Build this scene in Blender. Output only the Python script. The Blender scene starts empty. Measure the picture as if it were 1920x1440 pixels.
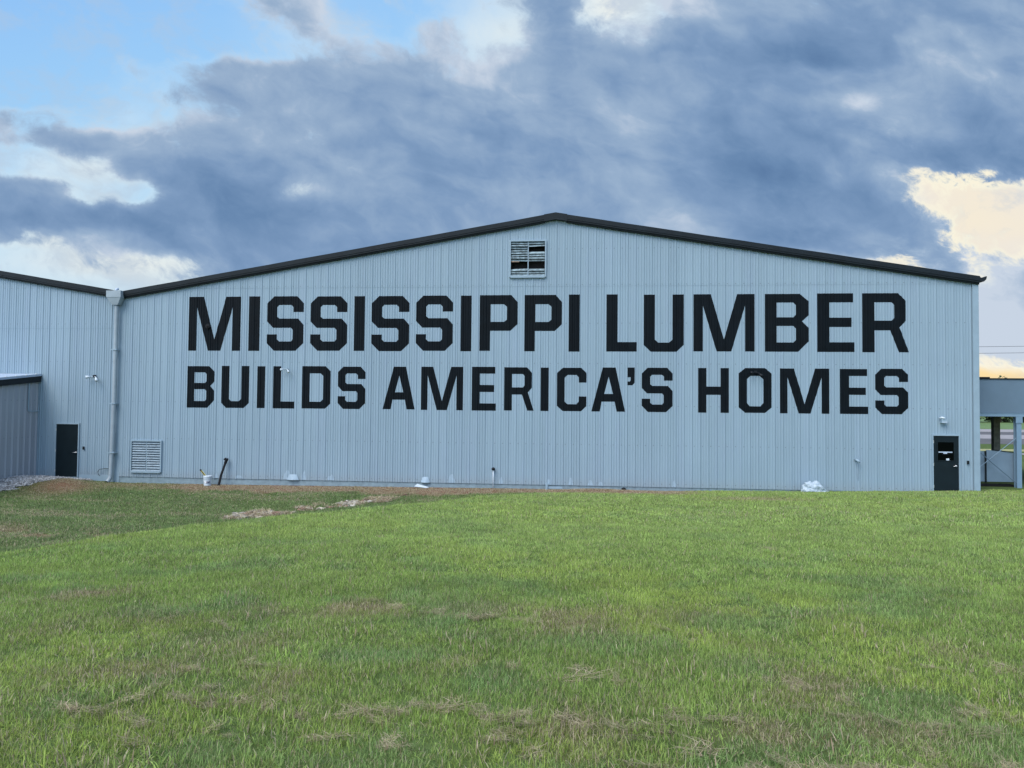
import bpy, bmesh, math, random
import numpy as np
from mathutils import Vector, Matrix, noise as mnoise

R = math.radians
sc = bpy.context.scene
random.seed(7)
rng = np.random.default_rng(11)

# ------------------------------------------------------------------ camera
cam_d = bpy.data.cameras.new('camera')
cam = bpy.data.objects.new('camera', cam_d)
sc.collection.objects.link(cam)
YAW, PITCH, ROLL = -0.0944, 0.0300, 0.00945
CAM_Y, CAM_Z = -27.58, 3.10
cam_d.sensor_width = 36.0
cam_d.lens = 1335.0 / 1920.0 * 36.0
cam_d.clip_start = 0.05
cam_d.clip_end = 4000
fw = Vector((math.sin(YAW) * math.cos(PITCH), math.cos(YAW) * math.cos(PITCH), math.sin(PITCH)))
rt = Vector((math.cos(YAW), -math.sin(YAW), 0))
up = rt.cross(fw)
rt2 = math.cos(ROLL) * rt + math.sin(ROLL) * up
up2 = -math.sin(ROLL) * rt + math.cos(ROLL) * up
mw = Matrix((rt2, up2, -fw)).transposed().to_4x4()
mw.translation = Vector((0, CAM_Y, CAM_Z))
cam.matrix_world = mw
sc.camera = cam

# ------------------------------------------------------------------ exposure
sc.view_settings.view_transform = 'Standard'
sc.view_settings.look = 'None'
sc.view_settings.exposure = 0.9
sc.view_settings.gamma = 1.0

# ------------------------------------------------------------------ sun
SUN_ROT, SUN_EL = R(212), R(52)
sun_dir = Vector((math.sin(SUN_ROT) * math.cos(SUN_EL), math.cos(SUN_ROT) * math.cos(SUN_EL), math.sin(SUN_EL)))
sl = bpy.data.lights.new('sun', 'SUN')
sl.energy = 1.6
sl.angle = R(38)
sl.color = (1.0, 0.95, 0.88)
so = bpy.data.objects.new('sun', sl)
sc.collection.objects.link(so)
so.rotation_euler = sun_dir.to_track_quat('Z', 'Y').to_euler()
so.location = (0, -20, 30)


def lin(c):
    o = []
    for v in c:
        v = v / 255.0
        o.append(v / 12.92 if v <= 0.04045 else ((v + 0.055) / 1.055) ** 2.4)
    return tuple(o)


# ------------------------------------------------------------------ node helper
class NT:
    def __init__(s, tree):
        s.t = tree; s.n = tree.nodes; s.l = tree.links

    def new(s, ty, **kw):
        n = s.n.new(ty)
        for k, v in kw.items():
            setattr(n, k, v)
        return n

    def put(s, sock, v):
        if isinstance(v, bpy.types.NodeSocket):
            s.l.new(v, sock)
        elif isinstance(v, (tuple, list)) and len(v) == 3 and sock.type == 'RGBA':
            sock.default_value = (*v, 1)
        else:
            sock.default_value = v

    def m(s, op, a, b=0.0, c=0.0, clamp=False):
        n = s.new('ShaderNodeMath', operation=op, use_clamp=clamp)
        s.put(n.inputs[0], a); s.put(n.inputs[1], b)
        if len(n.inputs) > 2: s.put(n.inputs[2], c)
        return n.outputs[0]

    def vm(s, op, a, b=(0, 0, 0), sc_=None):
        n = s.new('ShaderNodeVectorMath', operation=op)
        s.put(n.inputs[0], a)
        if op != 'SCALE': s.put(n.inputs[1], b)
        if sc_ is not None: s.put(n.inputs['Scale'], sc_)
        return n.outputs['Value'] if op in ('DOT_PRODUCT', 'LENGTH') else n.outputs['Vector']

    def mix(s, f, a, b, mode='MIX'):
        n = s.new('ShaderNodeMix', data_type='RGBA', blend_type=mode)
        s.put(n.inputs['Factor'], f)
        s.put(n.inputs[6], a); s.put(n.inputs[7], b)
        return n.outputs[2]

    def noise(s, vec, scale, detail=4, rough=0.5, col=False, dist=0.0):
        n = s.new('ShaderNodeTexNoise')
        n.inputs['Scale'].default_value = scale
        n.inputs['Detail'].default_value = detail
        n.inputs['Roughness'].default_value = rough
        n.inputs['Distortion'].default_value = dist
        if vec is not None: s.put(n.inputs['Vector'], vec)
        return n.outputs['Color'] if col else n.outputs['Fac']

    def smooth(s, v, a, b, to0=0.0, to1=1.0):
        n = s.new('ShaderNodeMapRange', interpolation_type='SMOOTHSTEP')
        s.put(n.inputs['Value'], v)
        n.inputs['From Min'].default_value = a; n.inputs['From Max'].default_value = b
        n.inputs['To Min'].default_value = to0; n.inputs['To Max'].default_value = to1
        return n.outputs['Result']

    def ramp(s, v, stops, interp='LINEAR'):
        n = s.new('ShaderNodeValToRGB')
        cr = n.color_ramp; cr.interpolation = interp
        while len(cr.elements) < len(stops): cr.elements.new(0.5)
        for e, (p, c) in zip(cr.elements, stops):
            e.position = p; e.color = (*c, 1)
        s.put(n.inputs[0], v)
        return n.outputs[0]

    def xyz(s, x, y, z):
        n = s.new('ShaderNodeCombineXYZ')
        s.put(n.inputs[0], x); s.put(n.inputs[1], y); s.put(n.inputs[2], z)
        return n.outputs[0]

    def sep(s, v):
        n = s.new('ShaderNodeSeparateXYZ'); s.put(n.inputs[0], v)
        return n.outputs


# ------------------------------------------------------------------ world: sky with a broken cloud deck
world = bpy.data.worlds.new('World')
sc.world = world
world.use_nodes = True
for n in list(world.node_tree.nodes): world.node_tree.nodes.remove(n)
W = NT(world.node_tree)
sky = W.new('ShaderNodeTexSky', sky_type='NISHITA', sun_disc=False)
sky.sun_elevation = SUN_EL
sky.sun_rotation = SUN_ROT
sky.air_density = 1.0; sky.dust_density = 1.0; sky.ozone_density = 2.0
SKY_GAIN = 0.15
tc = W.new('ShaderNodeTexCoord')
D = tc.outputs['Generated']
AZ = -0.094                                  # heading of the middle of the cloud deck
dx = W.vm('DOT_PRODUCT', D, (math.cos(AZ), -math.sin(AZ), 0))
dy = W.vm('DOT_PRODUCT', D, (math.sin(AZ), math.cos(AZ), 0))
dz = W.sep(D)[2]
dyc = W.m('MAXIMUM', dy, 0.12)
u0 = W.m('DIVIDE', dx, dyc)
w0 = W.m('DIVIDE', dz, dyc)
uw = W.xyz(u0, w0, 0.0)
# rolling displacement of the deck's outline, coarse then fine
wa = W.noise(uw, 3.2, 5, 0.55, col=True)
wb = W.noise(uw, 13.0, 6, 0.6, col=True)
was = W.sep(W.vm('SUBTRACT', wa, (0.5, 0.5, 0.5)))
wbs = W.sep(W.vm('SUBTRACT', wb, (0.5, 0.5, 0.5)))
u = W.m('ADD', u0, W.m('ADD', W.m('MULTIPLY', was[0], 0.09), W.m('MULTIPLY', wbs[0], 0.045)))
w = W.m('ADD', w0, W.m('ADD', W.m('MULTIPLY', was[1], 0.055), W.m('MULTIPLY', wbs[1], 0.03)))

# coverage by height row (top to bottom) and heading (left to right)
COVER = [
    (0,   '0000135522445732577788899'),
    (45,  '0000013522545855889988899'),
    (90,  '0002213465555879999988679'),
    (135, '0014567777658999999987689'),
    (180, '0022678899889999999957789'),
    (225, '5520468899999999999986789'),
    (270, '5786688689999999999967899'),
    (315, '1038899769999999999986457'),
    (360, '7720798468999999999997431'),
    (405, '8998799899999999999998422'),
    (450, '6458999999999999999988634'),
    (495, '0143468999999999994323748'),
    (560, '0001357899999999985323578'),
    (620, '1222334455555555555556788'),
    (668, '1111222333333333333344456'),
    (700, '0000000000000000000000000')]
# lighter and darker masses: (px, py, rx, ry, amount)
TONE = [(1440, 310, 200, 70, -.28), (420, 360, 190, 70, -.20), (190, 400, 220, 45, -.16), (1500, 95, 150, 30, -.16), (1830, 290, 140, 60, -.24), (1500, 420, 160, 45, -.14),
        (900, 300, 140, 70, -.08), (330, 165, 110, 26, -.10), (600, 180, 130, 60, .16), (1250, 200, 70, 50, .22), (1180, 60, 120, 40, .12), (1180, 330, 110, 35, .14),
        (1620, 160, 90, 50, .22), (1800, 110, 90, 70, .20), (1500, 160, 120, 25, .14), (740, 360, 110, 40, .12), (1010, 60, 60, 40, .05), (1650, 320, 60, 24, .30), (1800, 205, 80, 18, .25),
        (1890, 540, 90, 80, .50), (1890, 640, 90, 40, .62), (240, 250, 70, 25, -.04), (650, 430, 150, 40, -.05), (1330, 50, 120, 60, -.02), (500, 230, 120, 40, .05), (1100, 440, 200, 40, .03)]
WARM = [(1850, 400, 200, 90, .85), (1660, 480, 160, 30, .62), (1800, 310, 90, 40, .6), (1640, 230, 70, 90, .35), (260, 520, 300, 45, .42), (1900, 700, 200, 30, 2.2), (1120, 10, 60, 30, .30)]
WHITE = [(930, 50, 90, 80, .85), (1130, 10, 130, 50, 1.0), (140, 330, 150, 40, .75), (560, 350, 60, 40, .65), (60, 450, 60, 30, .6), (200, 500, 320, 60, .8), (1700, 480, 200, 60, .8), (1850, 400, 200, 120, .8), (1640, 210, 90, 120, .7), (560, 60, 100, 60, .25), (250, 215, 60, 40, .35)]


def field(lst, px, py):
    return sum(a * math.exp(-((px - x) / rx) ** 2 - ((py - y) / ry) ** 2) for x, y, rx, ry, a in lst)


def layer(kind):
    acc = None
    rows = [0.03 + (720 - r[0]) / 1335.0 for r in COVER]
    pos = W.m('DIVIDE', W.m('ADD', u, 0.72), 1.44, clamp=True)
    for j, (py, s_) in enumerate(COVER):
        stops = []
        for i, ch in enumerate(s_):
            px = 80 * i
            if kind == 'a':
                c = (int(ch) / 9.0, max(0, min(1, .54 + field(TONE, px, py))), 0)
            else:
                c = (max(0, min(1, field(WARM, px, py) * .5)), max(0, min(1, field(WHITE, px, py))), 0)
            stops.append(((80 * i - 960) / 1335.0 / 1.44 + .5, c))
        col = W.ramp(pos, stops, 'EASE' if kind == 'a' else 'LINEAR')
        # triangular weight of this row
        hi = rows[j - 1] if j else rows[j] + .05
        lo = rows[j + 1] if j < len(rows) - 1 else rows[j] - .05
        up_ = 1.0 if j == 0 else None
        a = W.new('ShaderNodeMapRange', interpolation_type='SMOOTHSTEP'); W.put(a.inputs[0], w)
        a.inputs[1].default_value = lo; a.inputs[2].default_value = rows[j]
        wt = a.outputs[0] if j < len(rows) - 1 else None
        if j:
            b = W.new('ShaderNodeMapRange', interpolation_type='SMOOTHSTEP'); W.put(b.inputs[0], w)
            b.inputs[1].default_value = rows[j]; b.inputs[2].default_value = hi
            b.inputs[3].default_value = 1.0; b.inputs[4].default_value = 0.0
            wt = b.outputs[0] if wt is None else W.m('MINIMUM', wt, b.outputs[0])
        v = W.vm('SCALE', col, sc_=wt)
        acc = v if acc is None else W.vm('ADD', acc, v)
    return W.sep(acc)


LA = layer('a'); LB = layer('b')
cover, tone = LA[0], LA[1]
warm, white = LB[0], LB[1]
CP = W.xyz(u0, W.m('MULTIPLY', W.m('ADD', w0, W.m('MULTIPLY', u0, 0.18)), 1.45), 3.7)
warp = W.vm('SCALE', W.vm('SUBTRACT', W.noise(CP, 4.0, 4, .55, col=True), (.5, .5, .5)), sc_=.16)
CP = W.vm('ADD', CP, warp)
CPL = W.vm('ADD', CP, (.022, .030, 0.0))            # a step towards the light, for the relief of the billows


def billow(p, scale, detail, rough):
    """rounded, cauliflower-like noise 0..1"""
    n = W.noise(p, scale, detail, rough)
    return n


n1 = billow(CP, 4.2, 8, 0.54)
n1l = billow(CPL, 4.2, 8, 0.54)
n2 = W.noise(CP, 15.0, 9, 0.64)
vor = W.new('ShaderNodeTexVoronoi', feature='SMOOTH_F1')
W.put(vor.inputs['Vector'], W.vm('ADD', CP, W.vm('SCALE', W.vm('SUBTRACT', W.noise(CP, 22.0, 4, .6, col=True), (.5, .5, .5)), sc_=.05)))
vor.inputs['Scale'].default_value = 11.0; vor.inputs['Smoothness'].default_value = .6
cell = vor.outputs['Distance']
n3 = W.noise(W.xyz(u0, W.m('MULTIPLY', w0, 1.6), 9.1), 2.3, 6, 0.5)
puff = W.m('ADD', W.m('MULTIPLY', W.m('SUBTRACT', n1, .5), 1.15), W.m('MULTIPLY', W.m('SUBTRACT', n2, .5), 1.05))
puff = W.m('ADD', puff, W.m('MULTIPLY', W.m('SUBTRACT', .40, cell), .30))
cover = W.m('MULTIPLY_ADD', cover, 1.45, -.24)
puff = W.m('ADD', puff, W.m('MULTIPLY', W.m('MULTIPLY', W.m('SUBTRACT', n2, .5), W.smooth(LB[0], .05, .4)), 1.8))
dens = W.m('ADD', cover, puff)
mask = W.smooth(dens, 0.30, 0.66)
thick = W.smooth(dens, 0.42, 1.10)
relief = W.m('SUBTRACT', n1, n1l)
t1 = W.m('ADD', tone, W.m('MULTIPLY', W.m('SUBTRACT', n1, .5), .70))
t1 = W.m('ADD', t1, W.m('MULTIPLY', relief, 1.15))
t1 = W.m('ADD', t1, W.m('MULTIPLY', W.m('SUBTRACT', n2, .5), .24))
t1 = W.m('ADD', t1, W.m('MULTIPLY', W.m('SUBTRACT', n3, .5), .45))
t1 = W.m('ADD', t1, W.m('MULTIPLY', W.m('SUBTRACT', .42, cell), .22))
t1 = W.m('ADD', t1, W.m('MULTIPLY', W.m('SUBTRACT', 1.0, thick), .32))
cloudc = W.ramp(t1, [(0.0, lin((90, 122, 163))), (.25, lin((106, 138, 177))), (.5, lin((127, 156, 192))), (.75, lin((154, 178, 206))), (1.0, lin((200, 212, 228)))])
clearc = W.ramp(W.m('ADD', w0, W.m('MULTIPLY', u0, -0.12)), [(0.10, lin((215, 232, 240))), (.30, lin((182, 220, 246))), (.48, lin((160, 208, 248))), (.68, lin((144, 194, 246)))])
whitec = W.ramp(n1, [(.3, lin((206, 226, 240))), (.6, lin((236, 242, 240)))])
clearc = W.mix(white, clearc, whitec)
warmc = W.ramp(warm, [(0, lin((232, 236, 236))), (.3, lin((240, 232, 220))), (.55, lin((250, 238, 210))), (.95, lin((255, 226, 168)))])
clearc = W.mix(W.smooth(warm, 0.05, .35), clearc, warmc)
# torn thin cloud inside the bright gaps
clearc = W.mix(W.m('MULTIPLY', W.smooth(W.m('ADD', W.m('MULTIPLY', n2, 1.2), W.m('MULTIPLY', n1, .8)), .90, 1.22), W.m('ADD', .38, W.m('MULTIPLY', white, .38))), clearc, lin((180, 198, 218)))
# thin edges of cloud let the light behind through
rim = W.m('MULTIPLY', W.smooth(dens, .02, .40), W.m('ADD', .15, W.smooth(warm, .1, .4)))
clearc = W.mix(W.m('MULTIPLY', rim, .65), clearc, lin((255, 250, 226)))
front = W.mix(mask, clearc, cloudc)
nishc = W.vm('SCALE', sky.outputs[0], sc_=SKY_GAIN)
# the other half of the sky: thin broken cloud over the Nishita blue
plane = W.vm('SCALE', W.xyz(dx, dy, 0.0), sc_=W.m('DIVIDE', 1.0, W.m('ADD', W.m('MAXIMUM', dz, 0.0), .18)))
nb = W.noise(plane, 1.3, 7, .58)
rear = W.mix(W.m('MULTIPLY', W.smooth(nb, .48, .72), .55), nishc, lin((236, 240, 248)))
inside = W.m('MULTIPLY', W.smooth(dy, 0.05, 0.40), W.m('MULTIPLY', W.smooth(W.m('ABSOLUTE', u0), .85, 1.7, 1.0, 0.0), W.smooth(w0, .75, 1.6, 1.0, 0.0)))
front = W.vm('SCALE', front, sc_=0.536)   # deck radiance at this exposure
final = W.mix(inside, rear, front)
bg = W.new('ShaderNodeBackground')
W.put(bg.inputs[0], final)
bg.inputs[1].default_value = 1.0
out = W.new('ShaderNodeOutputWorld')
W.l.new(bg.outputs[0], out.inputs[0])
try:
    world.cycles.sampling_method = 'MANUAL'; world.cycles.sample_map_resolution = 512
except Exception: pass


# ------------------------------------------------------------------ object helpers
class MB:
    def __init__(s): s.v = []; s.f = []

    def add(s, vs, fs):
        o = len(s.v)
        s.v += [tuple(map(float, p)) for p in vs]
        s.f += [tuple(i + o for i in f) for f in fs]

    def box(s, x0, x1, y0, y1, z0, z1):
        s.add([(x0, y0, z0), (x1, y0, z0), (x1, y1, z0), (x0, y1, z0), (x0, y0, z1), (x1, y0, z1), (x1, y1, z1), (x0, y1, z1)],
              [(0, 3, 2, 1), (4, 5, 6, 7), (0, 1, 5, 4), (1, 2, 6, 5), (2, 3, 7, 6), (3, 0, 4, 7)])

    def prism(s, prof, y0, y1):
        """closed x,z outline (counter-clockwise seen from -y) extruded along y"""
        n = len(prof)
        s.add([(x, y0, z) for x, z in prof] + [(x, y1, z) for x, z in prof],
              [tuple(range(n)), tuple(range(2 * n - 1, n - 1, -1))] + [(i, i + n, (i + 1) % n + n, (i + 1) % n) for i in range(n)])

    def tube(s, pts, rad, seg=8, cap=True):
        pts = [Vector(p) for p in pts]
        rs = rad if isinstance(rad, (list, tuple)) else [rad] * len(pts)
        vs = []
        ref = None
        for i, p in enumerate(pts):
            d = (pts[min(i + 1, len(pts) - 1)] - pts[max(i - 1, 0)]).normalized()
            if ref is None:
                ref = Vector((0, 0, 1)) if abs(d.z) < .9 else Vector((1, 0, 0))
            a = d.cross(ref).normalized(); b = d.cross(a).normalized()
            for k in range(seg):
                t = 2 * math.pi * k / seg
                vs.append(p + (a * math.cos(t) + b * math.sin(t)) * rs[i])
        fs = []
        for i in range(len(pts) - 1):
            for k in range(seg):
                fs.append((i * seg + k, i * seg + (k + 1) % seg, (i + 1) * seg + (k + 1) % seg, (i + 1) * seg + k))
        if cap:
            fs.append(tuple(range(seg))[::-1]); fs.append(tuple((len(pts) - 1) * seg + k for k in range(seg)))
        s.add(vs, fs)

    def build(s, name, mat, parent=None, smooth=False, loc=None):
        me = bpy.data.meshes.new(name)
        vs = s.v
        if parent is not None and loc is None:
            off = world_loc(parent)
            vs = [(a - off[0], b - off[1], c - off[2]) for a, b, c in vs]
        elif loc is not None:
            vs = [(a - loc[0], b - loc[1], c - loc[2]) for a, b, c in vs]
        me.from_pydata(vs, [], s.f)
        bm = bmesh.new(); bm.from_mesh(me)
        bmesh.ops.recalc_face_normals(bm, faces=bm.faces)
        bm.to_mesh(me); bm.free()
        me.materials.append(mat)
        if smooth:
            me.shade_smooth()
        o = bpy.data.objects.new(name, me)
        sc.collection.objects.link(o)
        if parent is not None: o.parent = parent
        if loc is not None: o.location = loc
        return o


def world_loc(o):
    p = Vector(o.location)
    while o.parent:
        o = o.parent; p += Vector(o.location)
    return p


def empty(name, loc, label=None, cat=None, group=None):
    o = bpy.data.objects.new(name, None)
    sc.collection.objects.link(o)
    o.location = loc
    tag(o, label, cat, group)
    return o


def tag(o, label=None, cat=None, group=None, kind=None):
    if label: o['label'] = label
    if cat: o['category'] = cat
    if group: o['group'] = group
    if kind: o['kind'] = kind
    return o


# ------------------------------------------------------------------ materials
def mat(name):
    m = bpy.data.materials.new(name); m.use_nodes = True
    t = NT(m.node_tree)
    b = m.node_tree.nodes['Principled BSDF']
    return m, t, b


def simple(name, col, rough=.5, metal=0.0, var=.12, scale=6.0, bump=0.0, spec=None):
    m, t, b = mat(name)
    g = t.new('ShaderNodeNewGeometry').outputs['Position']
    n = t.noise(g, scale, 5, .6)
    c = t.mix(t.smooth(n, .25, .75), tuple(max(0, v * (1 - var)) for v in col), tuple(min(1, v * (1 + var)) for v in col))
    t.put(b.inputs['Base Color'], c)
    b.inputs['Roughness'].default_value = rough
    b.inputs['Metallic'].default_value = metal
    if spec is not None: b.inputs['Specular IOR Level'].default_value = spec
    if bump:
        bp = t.new('ShaderNodeBump'); bp.inputs['Strength'].default_value = bump; bp.inputs['Distance'].default_value = .02
        t.put(bp.inputs['Height'], t.noise(g, scale * 4, 5, .6)); t.put(b.inputs['Normal'], bp.outputs[0])
    return m


PAN0 = -0.922 - 60 * 0.9144     # phase of the panel side laps


def wall_paint(name, base, dirt=.35, axis=0):
    m, t, b = mat(name)
    g = t.new('ShaderNodeNewGeometry').outputs['Position']
    s = t.sep(g)
    pid = t.m('FLOOR', t.m('DIVIDE', t.m('SUBTRACT', s[axis], PAN0), .9144))
    wn = t.new('ShaderNodeTexWhiteNoise', noise_dimensions='1D'); t.put(wn.inputs['W'], pid)
    v = t.m('ADD', 1.0, t.m('MULTIPLY', t.m('SUBTRACT', wn.outputs[0], .5), .05))
    # brushed-on paint: vertical lap streaks
    st = t.noise(t.vm('MULTIPLY', g, (9.0, 9.0, .16)), 1.0, 5, .65)
    v = t.m('ADD', v, t.m('MULTIPLY', t.m('SUBTRACT', st, .5), .20))
    cl = t.noise(t.vm('MULTIPLY', g, (.5, .5, .35)), 1.0, 5, .6)
    v = t.m('ADD', v, t.m('MULTIPLY', t.m('SUBTRACT', cl, .5), .16))
    c = t.mix(1.0, base, t.xyz(v, v, v), 'MULTIPLY')
    tint = t.noise(t.vm('MULTIPLY', g, (2.2, 2.2, .3)), 1.0, 4, .6)
    c = t.mix(t.smooth(tint, .45, .75, 0, .30), c, (base[0] * 1.0, base[1] * .95, base[2] * 1.04))
    # splash dirt low on the wall
    lo = t.smooth(t.m('ADD', s[2], t.m('MULTIPLY', st, .5)), .15, .75, 1, 0)
    c = t.mix(t.m('MULTIPLY', lo, dirt), c, (.24, .26, .27))
    # run-off streaks under the laps and fasteners
    rs = t.noise(t.vm('MULTIPLY', g, (22.0, 22.0, .5)), 1.0, 3, .5)
    c = t.mix(t.m('MULTIPLY', t.smooth(rs, .62, .80), .22), c, (.10, .14, .18))
    fx = t.m('FRACT', t.m('DIVIDE', t.m('SUBTRACT', s[axis], PAN0 - .06), .3048))
    onx = t.m('LESS_THAN', t.m('ABSOLUTE', t.m('SUBTRACT', fx, .5)), .055)
    onz = None
    for zk in (.16, 1.62, 3.12, 4.74, 6.30, 7.80, 9.2):
        q = t.m('LESS_THAN', t.m('ABSOLUTE', t.m('SUBTRACT', s[2], zk)), .016)
        onz = q if onz is None else t.m('MAXIMUM', onz, q)
    c = t.mix(t.m('MULTIPLY', t.m('MULTIPLY', onx, onz), .6), c, (.10, .11, .12))
    t.put(b.inputs['Base Color'], c)
    t.put(b.inputs['Roughness'], t.smooth(st, .2, .8, .50, .68))
    b.inputs['Specular IOR Level'].default_value = .35
    bp = t.new('ShaderNodeBump'); bp.inputs['Strength'].default_value = .5; bp.inputs['Distance'].default_value = .012
    h = t.m('ADD', t.noise(t.vm('MULTIPLY', g, (2.5, 2.5, .8)), 1.0, 3, .5), t.m('MULTIPLY', t.noise(g, 30.0, 3, .6), .05))
    t.put(bp.inputs['Height'], h); t.put(b.inputs['Normal'], bp.outputs[0])
    return m


PAINT = (.228, .318, .385)
M = {}
M['wall'] = wall_paint('pale_grey_wall_paint', PAINT)
M['leanwall'] = wall_paint('weathered_grey_sheet', (.27, .305, .345), .3, 1)
M['trim'] = simple('pale_trim_paint', tuple(v * 1.02 for v in PAINT), .5, var=.06, scale=3)
M['pipe'] = simple('pale_pipe_paint', (.26, .32, .36), .5, var=.10, scale=3)
M['found'] = simple('painted_concrete', (.18, .25, .29), .8, var=.18, scale=5, bump=.3)
M['letter'] = simple('black_sign_paint', (.0012, .0040, .0068), .62, var=.25, scale=2.2, spec=.13)
M['dark'] = simple('dark_bronze_trim', (.0075, .0125, .0165), .5, var=.2, scale=3, spec=.2)
M['roof'] = simple('grey_roof_sheet', (.10, .11, .12), .5, var=.1)
M['door'] = simple('dark_door_paint', (.0065, .0135, .0175), .5, var=.12, scale=3, spec=.15)
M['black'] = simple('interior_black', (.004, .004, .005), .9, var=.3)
M['steel'] = simple('brushed_steel', (.75, .75, .74), .28, .9, var=.06)
M['white'] = simple('white_plastic', (.52, .60, .66), .4, var=.06)
M['bag'] = simple('white_sheet_plastic', (.34, .42, .48), .35, var=.10, scale=9, bump=.3)
M['blackplastic'] = simple('black_plastic', (.006, .008, .011), .5, var=.25, scale=20, spec=.25)
M['yellow'] = simple('yellow_plastic', (.62, .52, .12), .5, var=.1)
M['slat'] = simple('louver_slat_paint', (.19, .265, .32), .55, var=.25, scale=9)
M['oldslat'] = simple('weathered_louver_slat', (.17, .24, .27), .65, var=.55, scale=9, bump=.4)
M['wood'] = simple('raw_wood', (.30, .22, .17), .8, var=.3, scale=12)
M['barepaint'] = simple('fresh_paint_patch', (.28, .38, .46), .45, var=.08)
M['galv'] = simple('galvanised_white_flashing', (.36, .44, .54), .4, var=.1)
M['gatepaint'] = simple('gate_sheet_paint', (.145, .215, .285), .5, var=.08, scale=2)
M['canopy'] = simple('canopy_panel_paint', (.105, .165, .225), .5, var=.06, scale=1.2)
M['beam'] = simple('canopy_beam_paint', (.155, .25, .34), .5, var=.06)
M['oldpost'] = simple('weathered_post', (.14, .14, .13), .8, var=.3, scale=8)
M['red'] = simple('faded_red_paint', (.40, .14, .13), .5, var=.15)
M['concrete'] = simple('pale_concrete', (.26, .25, .25), .85, var=.12, scale=.6)
M['asphalt'] = simple('old_asphalt', (.085, .085, .088), .9, var=.25, scale=.5)
M['kerbyellow'] = simple('yellow_kerb_paint', (.40, .40, .22), .7, var=.1)
M['bark'] = simple('bark', (.09, .07, .05), .9, var=.3)
M['wire'] = simple('black_cable', (.03, .03, .035), .6)

# glass: dark pane
m_, t_, b_ = mat('door_glass')
b_.inputs['Base Color'].default_value = (.001, .0015, .002, 1); b_.inputs['Roughness'].default_value = .06; b_.inputs['Specular IOR Level'].default_value = .12
M['glass'] = m_

# ------------------------------------------------------------------ ground height
XW = [-60, -25, -19, -14, -8, -2, 3, 8, 11, 14, 20, 40]
ZW = [-.10, -.12, -.22, -.20, -.16, -.12, -.10, -.02, .04, .12, .12, .05]
CY = [-40, -30, -22, -17.65, -15.5, -12.84, -8.5, -5.2, -1.36, 1, 6]
CX = [-10.8, -10.0, -9.1, -8.6, -8.38, -7.35, -4.97, -3.1, .29, 3, 9]


def fbm(x, y, seed=0, octv=4, base=1.0):
    r = np.random.default_rng(seed)
    tot = np.zeros_like(x, dtype=float); amp = 1.0; nrm = 0; fq = base
    for o in range(octv):
        tab = r.random((64, 64))
        xx = x * fq + 17.3 * o; yy = y * fq + 5.1 * o
        xi = np.floor(xx).astype(int); yi = np.floor(yy).astype(int)
        fx = xx - xi; fy = yy - yi
        fx = fx * fx * (3 - 2 * fx); fy = fy * fy * (3 - 2 * fy)
        a = tab[xi % 64, yi % 64]; b = tab[(xi + 1) % 64, yi % 64]
        c = tab[xi % 64, (yi + 1) % 64]; d = tab[(xi + 1) % 64, (yi + 1) % 64]
        tot += amp * ((a * (1 - fx) + b * fx) * (1 - fy) + (c * (1 - fx) + d * fx) * fy)
        nrm += amp; amp *= .5; fq *= 2
    return tot / nrm


def sst(a, b, v):
    t = np.clip((v - a) / (b - a), 0, 1)
    return t * t * (3 - 2 * t)


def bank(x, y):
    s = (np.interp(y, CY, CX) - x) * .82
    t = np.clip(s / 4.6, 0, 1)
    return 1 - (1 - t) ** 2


def gz(x, y):
    x = np.asarray(x, float); y = np.asarray(y, float)
    wz = np.interp(x, XW, ZW)
    rise = np.where(y > -60, 1.5 * (-y / 27.58), 1.5 * 60 / 27.58 * np.exp((y + 60) / 60))
    zu = wz + np.where(y < 0, rise, 0)
    zl = wz - .20 * sst(0, 6, -y)
    b = bank(x, y)
    z = zu * (1 - b) + zl * b
    z = z + (fbm(x, y, 3, 3, .35) - .5) * .10 * sst(0.3, 3, -y) + (fbm(x, y, 4, 3, 1.3) - .5) * .035 * sst(0.2, 2, -y)
    # gravel heap beside the left door
    z = z + .20 * np.exp(-((x + 22.2) / 2.4) ** 2 - ((y + 1.3) / 1.3) ** 2) + .18 * np.exp(-((x + 19.8) / .8) ** 2 - ((y + 1.6) / .7) ** 2) + fbm(x, y, 8, 3, 2.5) * .08 * np.exp(-((x + 21.5) / 2.4) ** 4 - ((y + 1.3) / 1.5) ** 4)
    # low hump of dead turf by the wall
    z = z + .08 * np.exp(-((x - .6) / 1.5) ** 2 - ((y + .7) / .5) ** 2)
    far = sst(4, 18, y)
    return z * (1 - far) + 0.0 * far


def gzf(x, y): return float(gz(np.array([x]), np.array([y]))[0])


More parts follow.
